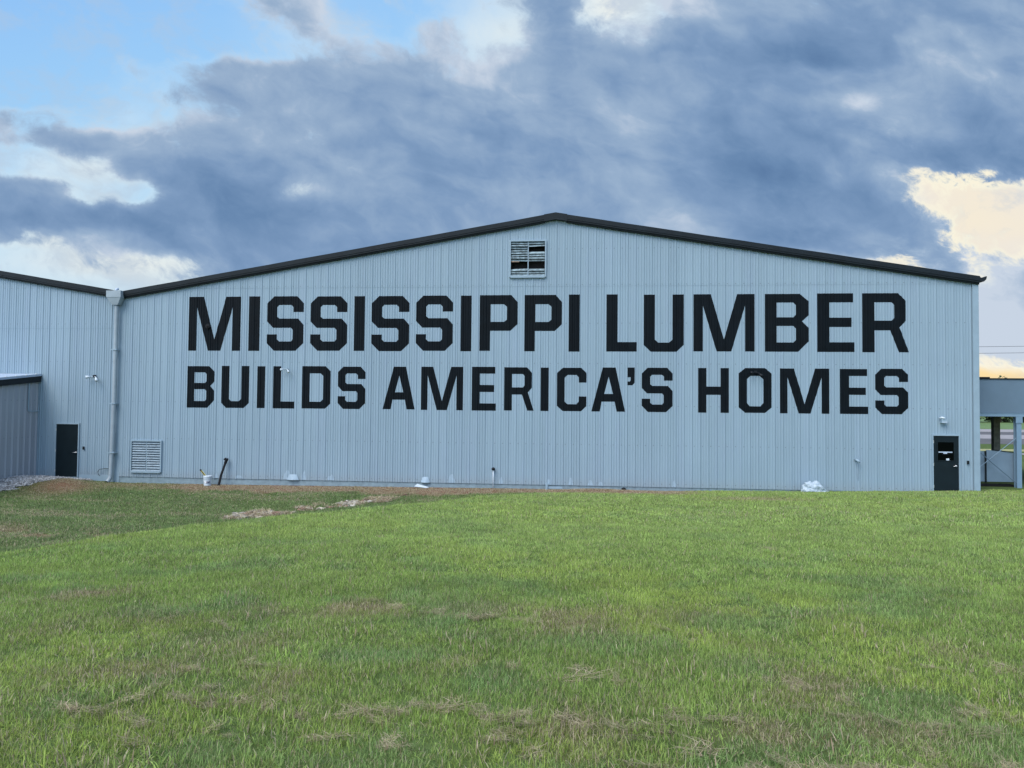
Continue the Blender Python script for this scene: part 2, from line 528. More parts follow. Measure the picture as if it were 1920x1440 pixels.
def zones(x, y):
    """how dead / bare / dark-green each spot of the lawn is"""
    b = bank(x, y)
    wob = (fbm(x, y, 21, 3, 1.1) - .5)
    dead = sst(-2.2, -1.5, y + wob * 1.8) * (.62 + .6 * fbm(x, y, 24, 3, 1.7)) * sst(-17.5, -15, x) * (1 - sst(2.6, 5.5, x + wob * 3)) * (y < .3)
    dead = np.maximum(dead, .75 * np.exp(-((x + 14.0) / 2.6) ** 2 - ((y + 10.2 + .25 * (x + 14)) / 1.0) ** 2) * (fbm(x, y, 23, 4, .9) > .42))
    dead = np.maximum(dead, .95 * np.exp(-((x + 19.6) / 1.2) ** 2 - ((y + 2.0) / 1.1) ** 2))
    dead = np.maximum(dead, .5 * np.exp(-((x - 5.6) / 1.3) ** 2 - ((y + 4.2) / .7) ** 2))
    dead = np.maximum(dead, .6 * np.exp(-((x + 17.5) / 1.8) ** 2 - ((y + .7) / .6) ** 2))
    near = sst(-19.0, -23.0, y) if False else np.clip((-19.0 - y) / 4.0, 0, 1)
    dead = np.maximum(dead, near * sst(.52, .74, fbm(x, y, 31, 4, 1.9)) * .32)
    mid = np.exp(-((y + 20.6 + .12 * x) / .5) ** 2) * sst(.50, .64, fbm(x, y, 33, 4, 1.3)) * .5
    dead = np.maximum(dead, mid)
    return b, np.clip(dead, 0, 1)


def grid_axis(lo, hi, step, far):
    a = list(np.arange(lo, hi + 1e-6, step))
    d = step; v = a[-1]
    while v < far: d *= 1.35; v += d; a.append(v)
    d = step; v = a[0]
    while v > -far: d *= 1.35; v -= d; a.insert(0, v)
    return np.array(a)


gx = grid_axis(-27, 22, .3, 1800); gy = grid_axis(-31, 6, .3, 1800)
GX, GY = np.meshgrid(gx, gy)
GZ = gz(GX.ravel(), GY.ravel())
nx, ny = len(gx), len(gy)
verts = np.stack([GX.ravel(), GY.ravel(), GZ], 1)
idx = np.arange(nx * ny).reshape(ny, nx)
faces = np.stack([idx[:-1, :-1].ravel(), idx[:-1, 1:].ravel(), idx[1:, 1:].ravel(), idx[1:, :-1].ravel()], 1)
me = bpy.data.meshes.new('ground')
me.from_pydata(verts.tolist(), [], faces.tolist())
me.shade_smooth()
bz, dz_ = zones(GX.ravel(), GY.ravel())
at = me.attributes.new('dead', 'FLOAT', 'POINT'); at.data.foreach_set('value', dz_.astype(np.float32))
ground = bpy.data.objects.new('ground', me); sc.collection.objects.link(ground)
tag(ground, kind='structure')
m_, t_, b_ = mat('turf_soil')
g_ = t_.new('ShaderNodeNewGeometry').outputs['Position']
at_ = t_.new('ShaderNodeAttribute', attribute_name='dead')
n_ = t_.noise(g_, 7.0, 6, .65); nf = t_.noise(g_, .6, 4, .6)
c_ = t_.mix(n_, (.045, .070, .022), (.09, .14, .04))
c_ = t_.mix(t_.smooth(nf, .35, .7, 0, .5), c_, (.11, .16, .05))
br = t_.mix(n_, (.10, .055, .036), (.22, .125, .08))
c_ = t_.mix(at_.outputs['Fac'], c_, br)
t_.put(b_.inputs['Base Color'], c_); b_.inputs['Roughness'].default_value = .95
b_.inputs['Specular IOR Level'].default_value = .1
bp = t_.new('ShaderNodeBump'); bp.inputs['Strength'].default_value = .8; bp.inputs['Distance'].default_value = .05
t_.put(bp.inputs['Height'], n_); t_.put(b_.inputs['Normal'], bp.outputs[0])
me.materials.append(m_)

# ------------------------------------------------------------------ ribbed wall sheets
RIB = .3048; RX0 = -0.922
MAJ = [(-.036, 0), (-.014, .021), (.014, .021), (.036, 0)]
MIN = [(.082, 0), (.095, .008), (.109, .008), (.122, 0), (.183, 0), (.196, .008), (.210, .008), (.223, 0)]


def breakpoints(x0, x1, x_ref=RX0):
    pts = []
    k0 = int(math.floor((x0 - x_ref) / RIB)) - 1; k1 = int(math.ceil((x1 - x_ref) / RIB)) + 1
    for k in range(k0, k1 + 1):
        rr = random.Random(k * 7 + 3)
        c = x_ref + k * RIB + rr.uniform(-.005, .005)
        hs_ = rr.uniform(.85, 1.05) * (1.2 if k % 3 == 0 else 1.0)
        for o, h in MAJ:
            pts.append((c + o, h * hs_))
        hm = rr.uniform(.5, 1.8)
        for o, h in MIN:
            pts.append((c + o, h * hm))
    return pts


_bp = breakpoints(-60, 20)
_bx = np.array([p[0] for p in _bp]); _bh = np.array([p[1] for p in _bp])


def prof(x): return float(np.interp(x, _bx, _bh))


def ribbed(name, x0, x1, z0, ztop, holes, material, parent, step_z=None, tf=None, extra=()):
    """corrugated sheet facing -y; holes = (x0,x1,z0,z1); above step_z the sheet laps 5 mm proud"""
    xs = {round(x0, 5), round(x1, 5)}
    for v in _bx:
        if x0 < v < x1: xs.add(round(float(v), 5))
    for h in holes: xs.add(round(h[0], 5)); xs.add(round(h[1], 5))
    for e in extra:
        if x0 < e < x1: xs.add(round(e, 5))
    xs = sorted(xs)
    mb = MB()
    tf = tf or (lambda x, y, z: (x, y, z))
    for a, b in zip(xs, xs[1:]):
        if b - a < 1e-4: continue
        ya, yb = -prof(a), -prof(b)
        zs = [z0]
        cuts = [h for h in holes if h[0] - 1e-4 <= a and b <= h[1] + 1e-4]
        segs = []
        lo = z0
        for h in sorted(cuts, key=lambda q: q[2]):
            if h[2] > lo: segs.append((lo, h[2], False))
            lo = h[3]
        segs.append((lo, None, True))
        for (l, hgh, top) in segs:
            ha, hb = (ztop(a), ztop(b)) if top else (hgh, hgh)
            if step_z is not None and l < step_z and min(ha, hb) > step_z:
                mb.add([tf(a, ya, l), tf(b, yb, l), tf(b, yb, step_z), tf(a, ya, step_z)], [(0, 1, 2, 3)])
                mb.add([tf(a, ya - .006, step_z - .03), tf(b, yb - .006, step_z - .03), tf(b, yb - .004, hb), tf(a, ya - .004, ha),
                        tf(a, ya, step_z - .03), tf(b, yb, step_z - .03)], [(0, 1, 2, 3), (4, 5, 1, 0)])
            else:
                mb.add([tf(a, ya, l), tf(b, yb, l), tf(b, yb, hb), tf(a, ya, ha)], [(0, 1, 2, 3)])
    return mb.build(name, material, parent)


SL = 1 / 6.0
XL, XR, XA, ZA = -18.72, 14.571, -0.961, 10.56      # eaves, ridge
LEN = 46.0
V1 = (-2.759, -1.316, 8.10, 9.555)                 # gable louver opening
V2 = (-18.21, -16.88, .26, 1.54)                   # low louver opening
DR = (12.93, 13.86, .02, 2.15)                     # right door

ware = empty('warehouse', ((XL + XR) / 2, 0, -.2), 'wide pale blue-grey ribbed metal warehouse gable with large black painted slogan', 'warehouse')
ztop = lambda x: ZA - .10 - SL * abs(x - XA)
wall = ribbed('wall', XL, XR, .045, ztop, [V1, V2, DR], M['wall'], ware, 7.77, extra=(XA,))
# painted base, side and back walls
b = MB()
for a0, a1 in ((XL, DR[0] - .05), (DR[1] + .05, XR)):
    b.box(a0, a1, .022, .22, -.8, .075)
b.build('foundation', M['found'], ware)
for nm, xx in (('side_wall', XR), ('side_wall', XL)):
    s_ = 1 if xx > 0 else -1
    b = MB()
    ys = np.arange(0, LEN, RIB)
    for y_ in ys:
        for (o0, h0), (o1, h1) in (((0, 0), (.13, 0)), ((.13, 0), (.145, .032)), ((.145, .032), (.175, .032)), ((.175, .032), (.19, 0)), ((.19, 0), (RIB, 0))):
            f0 = .0 if s_ > 0 else -.012
            b.add([(xx - .04 * s_ + s_ * h0 * (s_ > 0) , y_ + o0 + .03, -.3), (xx - .04 * s_ + s_ * h1 * (s_ > 0), y_ + o1 + .03, -.3),
                   (xx - .04 * s_ + s_ * h1 * (s_ > 0), y_ + o1 + .03, 7.9 if s_ > 0 else 7.4), (xx - .04 * s_ + s_ * h0 * (s_ > 0), y_ + o0 + .03, 7.9 if s_ > 0 else 7.4)], [(0, 1, 2, 3)])
    b.build('side_wall', M['wall'], ware)
b = MB(); b.prism([(XL, -.3), (XR, -.3), (XR, ztop(XR)), (XA, ztop(XA)), (XL, ztop(XL))], LEN, LEN + .1)
b.build('back_wall', M['wall'], ware)
b = MB()
b.prism([(XL - .02, ztop(XL) + .09), (XA, ZA - .01), (XR + .12, ztop(XR) + .07), (XR + .12, ztop(XR) + .02), (XA, ZA - .07), (XL - .02, ztop(XL) + .03)], -.10, LEN + .2)
b.build('roof', M['roof'], ware)


def rake(name, xa, za, xb, zb, parent, sideways=.0):
    """stepped dark rake trim along a roof slope, front faces to -y"""
    b = MB()
    L = math.hypot(xb - xa, zb - za)
    # upper flat face, sloping lip, recessed lower return
    cs = [(-.165, .0), (-.165, -.175), (-.150, -.185), (-.150, -.235), (-.120, -.240), (-.105, -.300), (-.035, -.300), (-.035, -.02), (0.02, .0)]
    n = len(cs)
    N = 14
    vs = []
    for i in range(N + 1):
        t = i / N
        x = xa + (xb - xa) * t; z = za + (zb - za) * t
        wv = .004 * math.sin(i * 2.3)
        for y_, z_ in cs: vs.append((x, y_, z + z_ + wv))
    fs = []
    for i in range(N):
        for k in range(n):
            fs.append((i * n + k, i * n + (k + 1) % n, (i + 1) * n + (k + 1) % n, (i + 1) * n + k))
    fs += [tuple(range(n)), tuple(N * n + k for k in range(n))]
    b.add(vs, fs)
    return b.build(name, M['dark'], parent)


rake('rake_trim', XL - .02, ZA - SL * (XA - XL) + .02, XA - .42, ZA - SL * .42 + .02, ware)
rake('rake_trim', XA + .42, ZA - SL * .42 + .02, XR + .0, ZA - SL * (XR - XA) + .02, ware)
b = MB()
zc = ZA + .035
b.prism([(XA - .45, zc - SL * .45 - .27), (XA, zc - .27), (XA + .45, zc - SL * .45 - .27), (XA + .45, zc - SL * .45), (XA, zc + .0), (XA - .45, zc - SL * .45)], -.175, .3)
b.build('ridge_cap', M['dark'], ware)
# corner trim and eave gutter on the right
b = MB(); b.box(XR - .205, XR, -.045, -.036, .02, ztop(XR) + .0); b.box(XR - .001, XR + .006, -.045, .20, .02, ztop(XR)); b.box(XR - .215, XR - .205, -.052, -.030, .02, ztop(XR))
b.build('corner_trim', M['trim'], ware)
gp = [(XR + .01, 7.80), (XR + .16, 7.80), (XR + .235, 7.875), (XR + .26, 7.985), (XR + .22, 7.99), (XR + .17, 7.955), (XR + .05, 7.94), (XR + .01, 7.99)]
b = MB(); b.prism(gp, -.13, LEN); b.build('gutter', M['dark'], ware)

# ---- slogan painted over the ribs
GL = {
 'S': ([(.19, 0), (.82, 0), (1, .13), (1, .29), (.72, .29), (.72, .20), (.66, .16), (.33, .16), (.275, .20), (.275, .375), (.34, .41), (.85, .41), (1, .525), (1, .86), (.79, 1), (.2, 1), (0, .86), (0, .70), (.275, .70), (.275, .79), (.34, .83), (.66, .83), (.71, .79), (.71, .62), (.66, .58), (.17, .58), (0, .46), (0, .13)], []),
 'M': ([(0, 0), (.285, 0), (.5, .79), (.715, 0), (1, 0), (1, 1), (.845, 1), (.845, .2), (.62, 1), (.38, 1), (.155, .2), (.155, 1), (0, 1)], []),
 'I': ([(0, 0), (1, 0), (1, 1), (0, 1)], []),
 'P': ([(0, 0), (.83, 0), (1, .13), (1, .52), (.81, .64), (.28, .64), (.28, 1), (0, 1)], [[(.29, .165), (.64, .165), (.72, .21), (.72, .44), (.64, .48), (.29, .48)]]),
 'L': ([(0, 0), (.37, 0), (.37, .835), (1, .835), (1, 1), (0, 1)], []),
 'U': ([(0, 0), (.28, 0), (.28, .79), (.37, .84), (.63, .84), (.72, .79), (.72, 0), (1, 0), (1, .88), (.82, 1), (.18, 1), (0, .88)], []),
 'B': ([(0, 0), (.8, 0), (1, .13), (1, .37), (.85, .475), (1, .59), (1, .82), (.76, 1), (0, 1)], [[(.27, .15), (.65, .15), (.71, .195), (.71, .36), (.65, .405), (.27, .405)], [(.27, .555), (.65, .555), (.71, .60), (.71, .80), (.65, .84), (.27, .84)]]),
 'E': ([(0, 0), (.965, 0), (.965, .155), (.33, .155), (.33, .415), (.925, .415), (.925, .575), (.33, .575), (.33, .835), (1, .835), (1, 1), (0, 1)], []),
 'R': ([(0, 0), (.77, 0), (.935, .13), (.935, .47), (.8, .58), (1, 1), (.785, 1), (.6, .63), (.265, .63), (.265, 1), (0, 1)], [[(.265, .155), (.63, .155), (.69, .2), (.69, .42), (.63, .465), (.265, .465)]]),
 'D': ([(0, 0), (.82, 0), (1, .12), (1, .88), (.82, 1), (0, 1)], [[(.27, .17), (.65, .17), (.74, .23), (.74, .78), (.65, .84), (.27, .84)]]),
 'A': ([(.335, 0), (.715, 0), (1, 1), (.75, 1), (.69, .775), (.305, .775), (.25, 1), (0, 1)], [[(.51, .21), (.64, .6), (.38, .6)]]),
 'C': ([(.2, 0), (.82, 0), (1, .12), (1, .34), (.74, .34), (.74, .22), (.66, .165), (.36, .165), (.26, .23), (.26, .78), (.36, .84), (.66, .84), (.74, .78), (.74, .66), (1, .66), (1, .88), (.82, 1), (.2, 1), (0, .88), (0, .12)], []),
 'O': ([(.2, 0), (.8, 0), (1, .12), (1, .88), (.8, 1), (.2, 1), (0, .88), (0, .12)], [[(.36, .175), (.64, .175), (.75, .25), (.75, .78), (.66, .855), (.34, .855), (.25, .78), (.25, .25)]]),
 'H': ([(0, 0), (.27, 0), (.27, .415), (.73, .415), (.73, 0), (1, 0), (1, 1), (.73, 1), (.73, .60), (.27, .60), (.27, 1), (0, 1)], []),
 "'": ([(0, 0), (1, 0), (1, .34), (.7, .40), (0, .40), (0, .315), (.35, .315), (.45, .28), (.45, .22), (0, .22)], []),
}
ROW1 = [('M', -15.865, -13.671), ('I', -13.327, -12.865), ('S', -12.559, -11.036), ('S', -10.751, -9.235), ('I', -8.954, -8.52), ('S', -8.238, -6.713), ('S', -6.444, -4.969), ('I', -4.657, -4.232), ('P', -3.909, -2.414), ('P', -2.145, -0.69), ('I', -0.428, -0.004), ('L', 1.021, 2.179), ('U', 2.44, 3.949), ('M', 4.312, 6.579), ('B', 6.957, 8.553), ('E', 8.864, 10.202), ('R', 10.484, 12.141)]
ROW2 = [('B', -15.871, -14.726), ('U', -14.423, -13.26), ('I', -12.922, -12.592), ('L', -12.256, -11.362), ('D', -11.055, -9.877), ('S', -9.578, -8.453), ('A', -7.743, -6.454), ('M', -6.206, -4.536), ('E', -4.188, -3.237), ('R', -2.917, -1.759), ('I', -1.492, -1.184), ('C', -0.863, 0.272), ('A', 0.462, 1.749), ("'", 1.832, 2.107), ('S', 2.377, 3.537), ('H', 4.491, 5.63), ('O', 5.989, 7.198), ('M', 7.501, 9.292), ('E', 9.672, 10.676), ('S', 10.932, 12.1)]
woff = world_loc(wall)


def conform(name, loops, material, parent, off=.003):
    bm = bmesh.new()
    es = []
    for lp in loops:
        # tiny unevenness of a hand-brushed edge
        vs = [bm.verts.new((x, 0, z)) for x, z in lp]
        es += [bm.edges.new((vs[i], vs[(i + 1) % len(vs)])) for i in range(len(vs))]
    bmesh.ops.triangle_fill(bm, edges=es, use_beauty=True)
    xs = [v.co.x for v in bm.verts]; a, c = min(xs), max(xs)
    for bx in _bx[(_bx > a) & (_bx < c)]:
        bmesh.ops.bisect_plane(bm, geom=bm.verts[:] + bm.edges[:] + bm.faces[:], plane_co=(float(bx), 0, 0), plane_no=(1, 0, 0), dist=1e-5)
    for v in bm.verts:
        v.co.y = -prof(v.co.x) - off
    bmesh.ops.recalc_face_normals(bm, faces=bm.faces)
    if sum(f.normal.y for f in bm.faces) > 0: bmesh.ops.reverse_faces(bm, faces=bm.faces)
    me = bpy.data.meshes.new(name)
    p = world_loc(parent)
    bmesh.ops.translate(bm, verts=bm.verts, vec=(-p.x, -p.y, -p.z))
    bm.to_mesh(me); bm.free()
    me.materials.append(material)
    o = bpy.data.objects.new(name, me); sc.collection.objects.link(o); o.parent = parent
    return o


for row, zt, zb in ((ROW1, 7.405, 5.212), (ROW2, 4.585, 2.895)):
    for ch, a, c in row:
        outer, holes = GL[ch]
        jz = random.uniform(-.012, .012); jb = random.uniform(-.012, .012)
        f = lambda p: (a + p[0] * (c - a), (zt + jz) + p[1] * ((zb + jb) - (zt + jz)))
        conform('painted_letter', [[f(p) for p in outer]] + [[f(p) for p in h] for h in holes], M['letter'], wall)

# brighter touched-up patches along the bottom of the sheets
for px_, w_, h_ in ((-14.55, .18, .22), (-13.6, .35, .16), (-11.6, .42, .36), (-10.9, .22, .42), (-9.8, .3, .25), (-4.95, .34, .32), (-4.35, .10, .24), (-3.0, .16, .26),
                    (-1.15, .16, .26), (-.30, .20, .30), (.45, .26, .22), (.85, .2, .16), (2.55, .12, .24), (3.6, .16, .32), (4.9, .14, .25), (5.5, .1, .18), (6.6, .12, .3), (-7.1, .12, .28)):
    n = 9
    lp = []
    for k in range(n):
        t = math.pi * k / (n - 1)
        lp.append((px_ + w_ / 2 * math.cos(t) * random.uniform(.75, 1.1), .055 + h_ * math.sin(t) ** 1.3 * random.uniform(.7, 1.15)))
    if w_ > .15: conform('paint_patch', [lp], M['barepaint'], wall, .0045)


# bent-up corner of a sheet with a strip of white flashing poking out
def bump_flap(cx, w_, h_, d_, mat_, nm):
    b = MB(); nx_, nz_ = 10, 6; vs = []
    for j in range(nz_ + 1):
        for i in range(nx_ + 1):
            s = i / nx_ * 2 - 1; t = j / nz_
            k = (1 - t) * max(0, 1 - abs(s)) ** .7
            vs.append((cx + s * w_ / 2 * (1 - .35 * t), -.036 - d_ * k, .05 + h_ * t))
    fs = [(j * (nx_ + 1) + i, j * (nx_ + 1) + i + 1, (j + 1) * (nx_ + 1) + i + 1, (j + 1) * (nx_ + 1) + i) for j in range(nz_) for i in range(nx_)]
    b.add(vs, fs)
    return b.build(nm, mat_, wall, smooth=True)


bump_flap(-5.98, .36, .22, .08, M['barepaint'], 'bent_flap')
bump_flap(-11.35, .5, .22, .07, M['barepaint'], 'bent_flap')


# ---- louvered vents
def louver(name, x0, x1, z0, z1, parent, n, broken, smat, fr=.05):
    b = MB()
    b.box(x0 - fr, x0, -.075, .03, z0 - fr, z1 + fr); b.box(x1, x1 + fr, -.075, .03, z0 - fr, z1 + fr)
    b.box(x0, x1, -.077, .03, z1, z1 + fr); b.box(x0, x1, -.085, .03, z0 - fr * 1.6, z0)
    v = b.build(name, M['trim'], parent)
    b = MB(); b.box(x0 - .04, x1 + .04, .25, .27, z0 - .04, z1 + .04)
    b.box(x0 - .05, x0 - .03, .035, .25, z0 - .04, z1 + .04); b.box(x1 + .03, x1 + .05, .035, .25, z0 - .04, z1 + .04)
    b.box(x0 - .03, x1 + .03, .035, .25, z1 + .02, z1 + .04); b.box(x0 - .03, x1 + .03, .035, .25, z0 - .04, z0 - .02)
    b.build('dark_interior', M['black'], v)
    xm = (x0 + x1) / 2 + .01
    b = MB(); b.box(xm - .018, xm + .018, -.035, .02, z0, z1); b.build('mullion', M['trim'], v)
    hgt = (z1 - z0) / n
    for side, (a, c) in enumerate(((x0 + .012, xm - .022), (xm + .022, x1 - .012))):
        for k in range(n):
            if (side, k) in broken: continue
            z = z0 + hgt * k
            old = smat is M['oldslat']
            tl = random.uniform(.35, 1.5) if old else random.uniform(.7, 1.15)
            sag = random.uniform(-.014, .014) if old else random.uniform(-.004, .004)
            b = MB()
            d = .085 * tl
            b.add([(a, -.02 - d * .5, z + sag), (c, -.02 - d * .5, z - sag), (c, .02, z + hgt * .90 - sag), (a, .02, z + hgt * .90 + sag),
                   (a, -.014 - d * .5, z + sag - .006), (c, -.014 - d * .5, z - sag - .006), (c, .026, z + hgt * .90 - sag), (a, .026, z + hgt * .90 + sag)],
                  [(0, 1, 2, 3), (7, 6, 5, 4), (0, 4, 5, 1), (3, 2, 6, 7), (0, 3, 7, 4), (1, 5, 6, 2)])
            b.build('slat', smat, v)
    return v


gv = louver('gable_vent', -2.70, -1.365, 8.16, 9.50, ware, 14, {(0, 4), (0, 3), (0, 5), (1, 3), (1, 4), (1, 5), (1, 6), (1, 10), (1, 11)}, M['oldslat'], .055)
gv['label'] = 'gable vent under the ridge with several broken slats'
for z_, s_ in ((8.73, .012), (8.80, -.01)):
    b = MB(); b.box(-2.02, -1.37, -.03, -.01, z_, z_ + .03); b.build('bent_slat', M['oldslat'], gv)
b = MB(); b.box(-2.68, -2.37, -.03, -.012, 8.70, 8.74); b.build('bent_slat', M['wood'], gv)
lv = louver('wall_vent', -18.16, -16.93, .30, 1.49, ware, 12, set(), M['slat'], .05)
lv['label'] = 'low louvered vent beside the downspout'


# ---- doors
def door(x0, x1, z0, z1, parent, frame_mat, hinge_left=True, window=None, label=None):
    b = MB()
    b.box(x0, x1, -.030, .015, z0, z1)
    d = b.build('door', M['door'], parent)
    if label: d['label'] = label
    b = MB(); f = .05
    b.box(x0 - f, x0 - .004, -.062, .06, z0, z1 + f); b.box(x1 + .004, x1 + f, -.062, .06, z0, z1 + f)
    b.box(x0 - .004, x1 + .004, -.064, .06, z1 + .004, z1 + f + .004)
    b.build('door_frame', frame_mat, parent)
    hx = x1 - .085
    zz = z0 + 1.0
    b = MB(); b.tube([(hx, -.030, zz), (hx, -.042, zz)], .032, 14); b.tube([(hx, -.04, zz), (hx, -.085, zz)], .012, 8)
    b.tube([(hx + .005, -.085, zz), (hx - .06, -.088, zz - .002), (hx - .125, -.080, zz - .012)], [.013, .011, .010], 8)
    b.build('handle', M['steel'], d, smooth=True)
    for hz in (z0 + .25, (z0 + z1) / 2, z1 - .22):
        b = MB(); b.tube([(x0 - .002, -.064, hz - .05), (x0 - .002, -.064, hz + .05)], .008, 8); b.build('hinge', M['steel'], d)
    return d


dr = door(12.955, 13.835, .03, 2.13, ware, M['trim'], label='dark door with a square window near the right corner')
b = MB(); wx0, wx1, wz0, wz1 = 13.11, 13.665, 1.235, 1.90
f = .035
b.box(wx0 - f, wx0, -.042, -.0302, wz0 - f, wz1 + f); b.box(wx1, wx1 + f, -.042, -.0302, wz0 - f, wz1 + f)
b.box(wx0, wx1, -.042, -.0302, wz1, wz1 + f); b.box(wx0, wx1, -.044, -.0302, wz0 - f, wz0)
b.build('window_frame', M['door'], dr)
b = MB(); b.box(wx0, wx1, -.036, -.0303, wz0, wz1); b.build('window_pane', M['glass'], dr)
b = MB(); b.box(wx0 + .02, wx1 - .05, -.045, -.0362, 1.515, 1.555); b.box(wx0 + .19, wx0 + .32, -.045, -.0362, 1.475, 1.5148)
b.build('panic_bar', M['galv'], dr)
b = MB(); b.box(wx0 + .29, wx0 + .39, -.044, -.0362, wz0 + .002, wz0 + .072); b.build('paper_note', M['white'], dr)
b = MB(); b.box(12.84, 13.95, .015, .035, -.1, .029); b.build('threshold', M['found'], ware)

# ---- downspout in the valley between the two gables
ds = MB()
ds.tube([(-18.905, -.15, 7.02), (-18.91, -.15, 3.2), (-18.935, -.15, 1.9)], .080, 14, False)
ds.tube([(-18.935, -.15, 1.92), (-18.945, -.15, 1.2)], .087, 14, False)
ds.tube([(-18.945, -.15, 1.25), (-18.985, -.15, .10), (-18.99, -.17, -.02), (-19.02, -.30, -.16)], .080, 14, False)
dso = ds.build('downspout', M['pipe'], ware, smooth=True)
b = MB()
lt, lb = (-19.25, -18.625, -.34, -.04), (-19.03, -18.79, -.27, -.05)


def frust(bb, r0, z0, r1, z1):
    (a, c, d, e), (a2, c2, d2, e2) = r0, r1
    bb.add([(a, d, z0), (c, d, z0), (c, e, z0), (a, e, z0), (a2, d2, z1), (c2, d2, z1), (c2, e2, z1), (a2, e2, z1)],
           [(0, 3, 2, 1), (4, 5, 6, 7), (0, 1, 5, 4), (1, 2, 6, 5), (2, 3, 7, 6), (3, 0, 4, 7)])


frust(b, lt, 7.36, lt, 7.63)
frust(b, lb, 7.05, (lt[0] + .01, lt[1] - .01, lt[2] + .01, lt[3]), 7.358)
b.build('leader_head', M['pipe'], dso)
for z_ in (5.2, 3.0, 1.0):
    b = MB(); b.prism([(-19.05, z_), (-18.80, z_), (-18.80, z_ + .04), (-19.05, z_ + .04)], -.252, -.035); b.build('strap', M['trim'], dso)
b = MB(); b.box(-19.099, XL - .001, .004, .03, -.5, 7.60); b.build('valley_flashing', M['trim'], ware)
b = MB(); b.tube([(-18.97, -.12, 7.62), (-18.97, -.1, 7.72), (-18.9, -.05, 7.74)], .05, 8); b.build('valley_outlet', M['galv'], dso, smooth=True)

# ------------------------------------------------------------------ left building (its right slope shows)
LX, LXL = -19.10, -53.1
LA_ = (LX + LXL) / 2
left = empty('storage_building', (LX - 5, 0, -.1), 'pale blue-grey ribbed metal building left of the downspout with a plain dark door', 'building')
LZE = 7.66                     # eave height of its roof edge at LX
lz = lambda x: LZE - .10 + SL * min(LX - x, x - LXL)
DL = (-21.515, -20.487, .0, 2.19)
ribbed('wall', LXL, LX, .0, lz, [DL], M['wall'], left, 6.15, extra=(LA_,))
b = MB(); b.box(LXL, DL[0] - .05, .022, .2, -.8, .03); b.box(DL[1] + .05, LX, .022, .2, -.8, .03); b.build('foundation', M['found'], left)
# lower base strip right of the door
b = MB(); b.box(-20.43, -19.12, -.048, -.036, -.35, .10); b.build('base_flashing', M['trim'], left)
b = MB(); b.prism([(LXL, lz(LXL) + .08), (LA_, lz(LA_) + .08), (LX, lz(LX) + .08), (LX, lz(LX) + .02), (LA_, lz(LA_) + .02), (LXL, lz(LXL) + .02)], -.1, LEN)
b.build('roof', M['roof'], left)
b = MB(); b.box(LX - .03, LX - .01, .03, LEN, -.3, lz(LX)); b.build('side_wall', M['wall'], left)
b = MB(); b.prism([(LXL, -.3), (LX - .05, -.3), (LX - .05, lz(LX)), (LA_, lz(LA_)), (LXL, lz(LXL))], LEN - .2, LEN - .1); b.build('back_wall', M['wall'], left)
rake('rake_trim', LX - .03, LZE + .03, LA_, LZE + SL * (LX - LA_) + .03, left)
rake('rake_trim', LXL, LZE + .03, LA_ - .001, LZE + SL * (LX - LA_) + .03, left)
door(-21.475, -20.515, .0, 2.15, left, M['trim'], label='plain dark door beside the gravel heap')
b = MB(); b.box(-21.6, -20.4, -.030, .3, -.3, -.004); b.build('threshold', M['found'], left)

# ---- lean-to at the far left, its side wall faces right
LTX = -22.33
lean = empty('lean_to_shed', (LTX - 3, -3, -.1), 'grey ribbed lean-to shed with dark roof edge at the far left', 'shed')
ltop = lambda y: 3.90 + .114 * y
b = MB()
y_ = -.04
yy = -.06
prev = None
xs_ = []
while yy > -6.8:
    for o, h in ((0, 0), (.03, .040), (.06, .040), (.10, 0)):
        xs_.append((yy - o, h))
    yy -= RIB
xs_.append((-6.9, 0))
for (ya, ha), (yb, hb) in zip(xs_, xs_[1:]):
    b.add([(LTX + ha, ya, .0), (LTX + hb, yb, .0), (LTX + hb, yb, ltop(yb) + .1), (LTX + ha, ya, ltop(ya) + .1)], [(0, 1, 2, 3)])
b.build('wall', M['leanwall'], lean)
b = MB(); b.box(LTX - 9, LTX - .02, -6.93, -6.9, -.2, ltop(-6.9) + .1); b.build('front_wall', M['leanwall'], lean)
b = MB(); b.box(LTX - 9, LTX - .03, -6.85, -.05, -.6, -.01); b.build('foundation', M['found'], lean)


def slopebox(bb, x0, x1, y0, y1, dz0, dz1):
    z = lambda y, d: ltop(y) + d
    bb.add([(x0, y0, z(y0, dz0)), (x1, y0, z(y0, dz0)), (x1, y1, z(y1, dz0)), (x0, y1, z(y1, dz0)), (x0, y0, z(y0, dz1)), (x1, y0, z(y0, dz1)), (x1, y1, z(y1, dz1)), (x0, y1, z(y1, dz1))],
           [(0, 3, 2, 1), (4, 5, 6, 7), (0, 1, 5, 4), (1, 2, 6, 5), (2, 3, 7, 6), (3, 0, 4, 7)])


b = MB(); slopebox(b, LTX - .05, LTX + .13, -7.1, -.05, .0, .20); slopebox(b, LTX - .05, LTX + .15, -7.1, -.05, .201, .235); b.build('rake_trim', M['dark'], lean)
b = MB(); slopebox(b, LTX - 9, LTX + .11, -7.1, -.03, .237, .33); b.build('roof', M['galv'], lean)
for k in range(12):
    yk = -.3 - k * .52
    b = MB(); b.box(LTX + .06, LTX + .10, yk, yk + .04, ltop(yk) + .331, ltop(yk) + .352); b.build('roof_screw', M['steel'], lean)
b = MB(); b.box(LTX + .036, LTX + .05, -.62, -.57, 2.7, 3.90); b.box(LTX + .036, LTX + .07, -.58, -.06, 2.66, 2.70); b.build('flashing', M['trim'], lean)
b = MB(); b.box(LTX + .005, LTX + .075, -.075, -.042, .0, 3.9); b.build('corner_trim', M['trim'], lean)


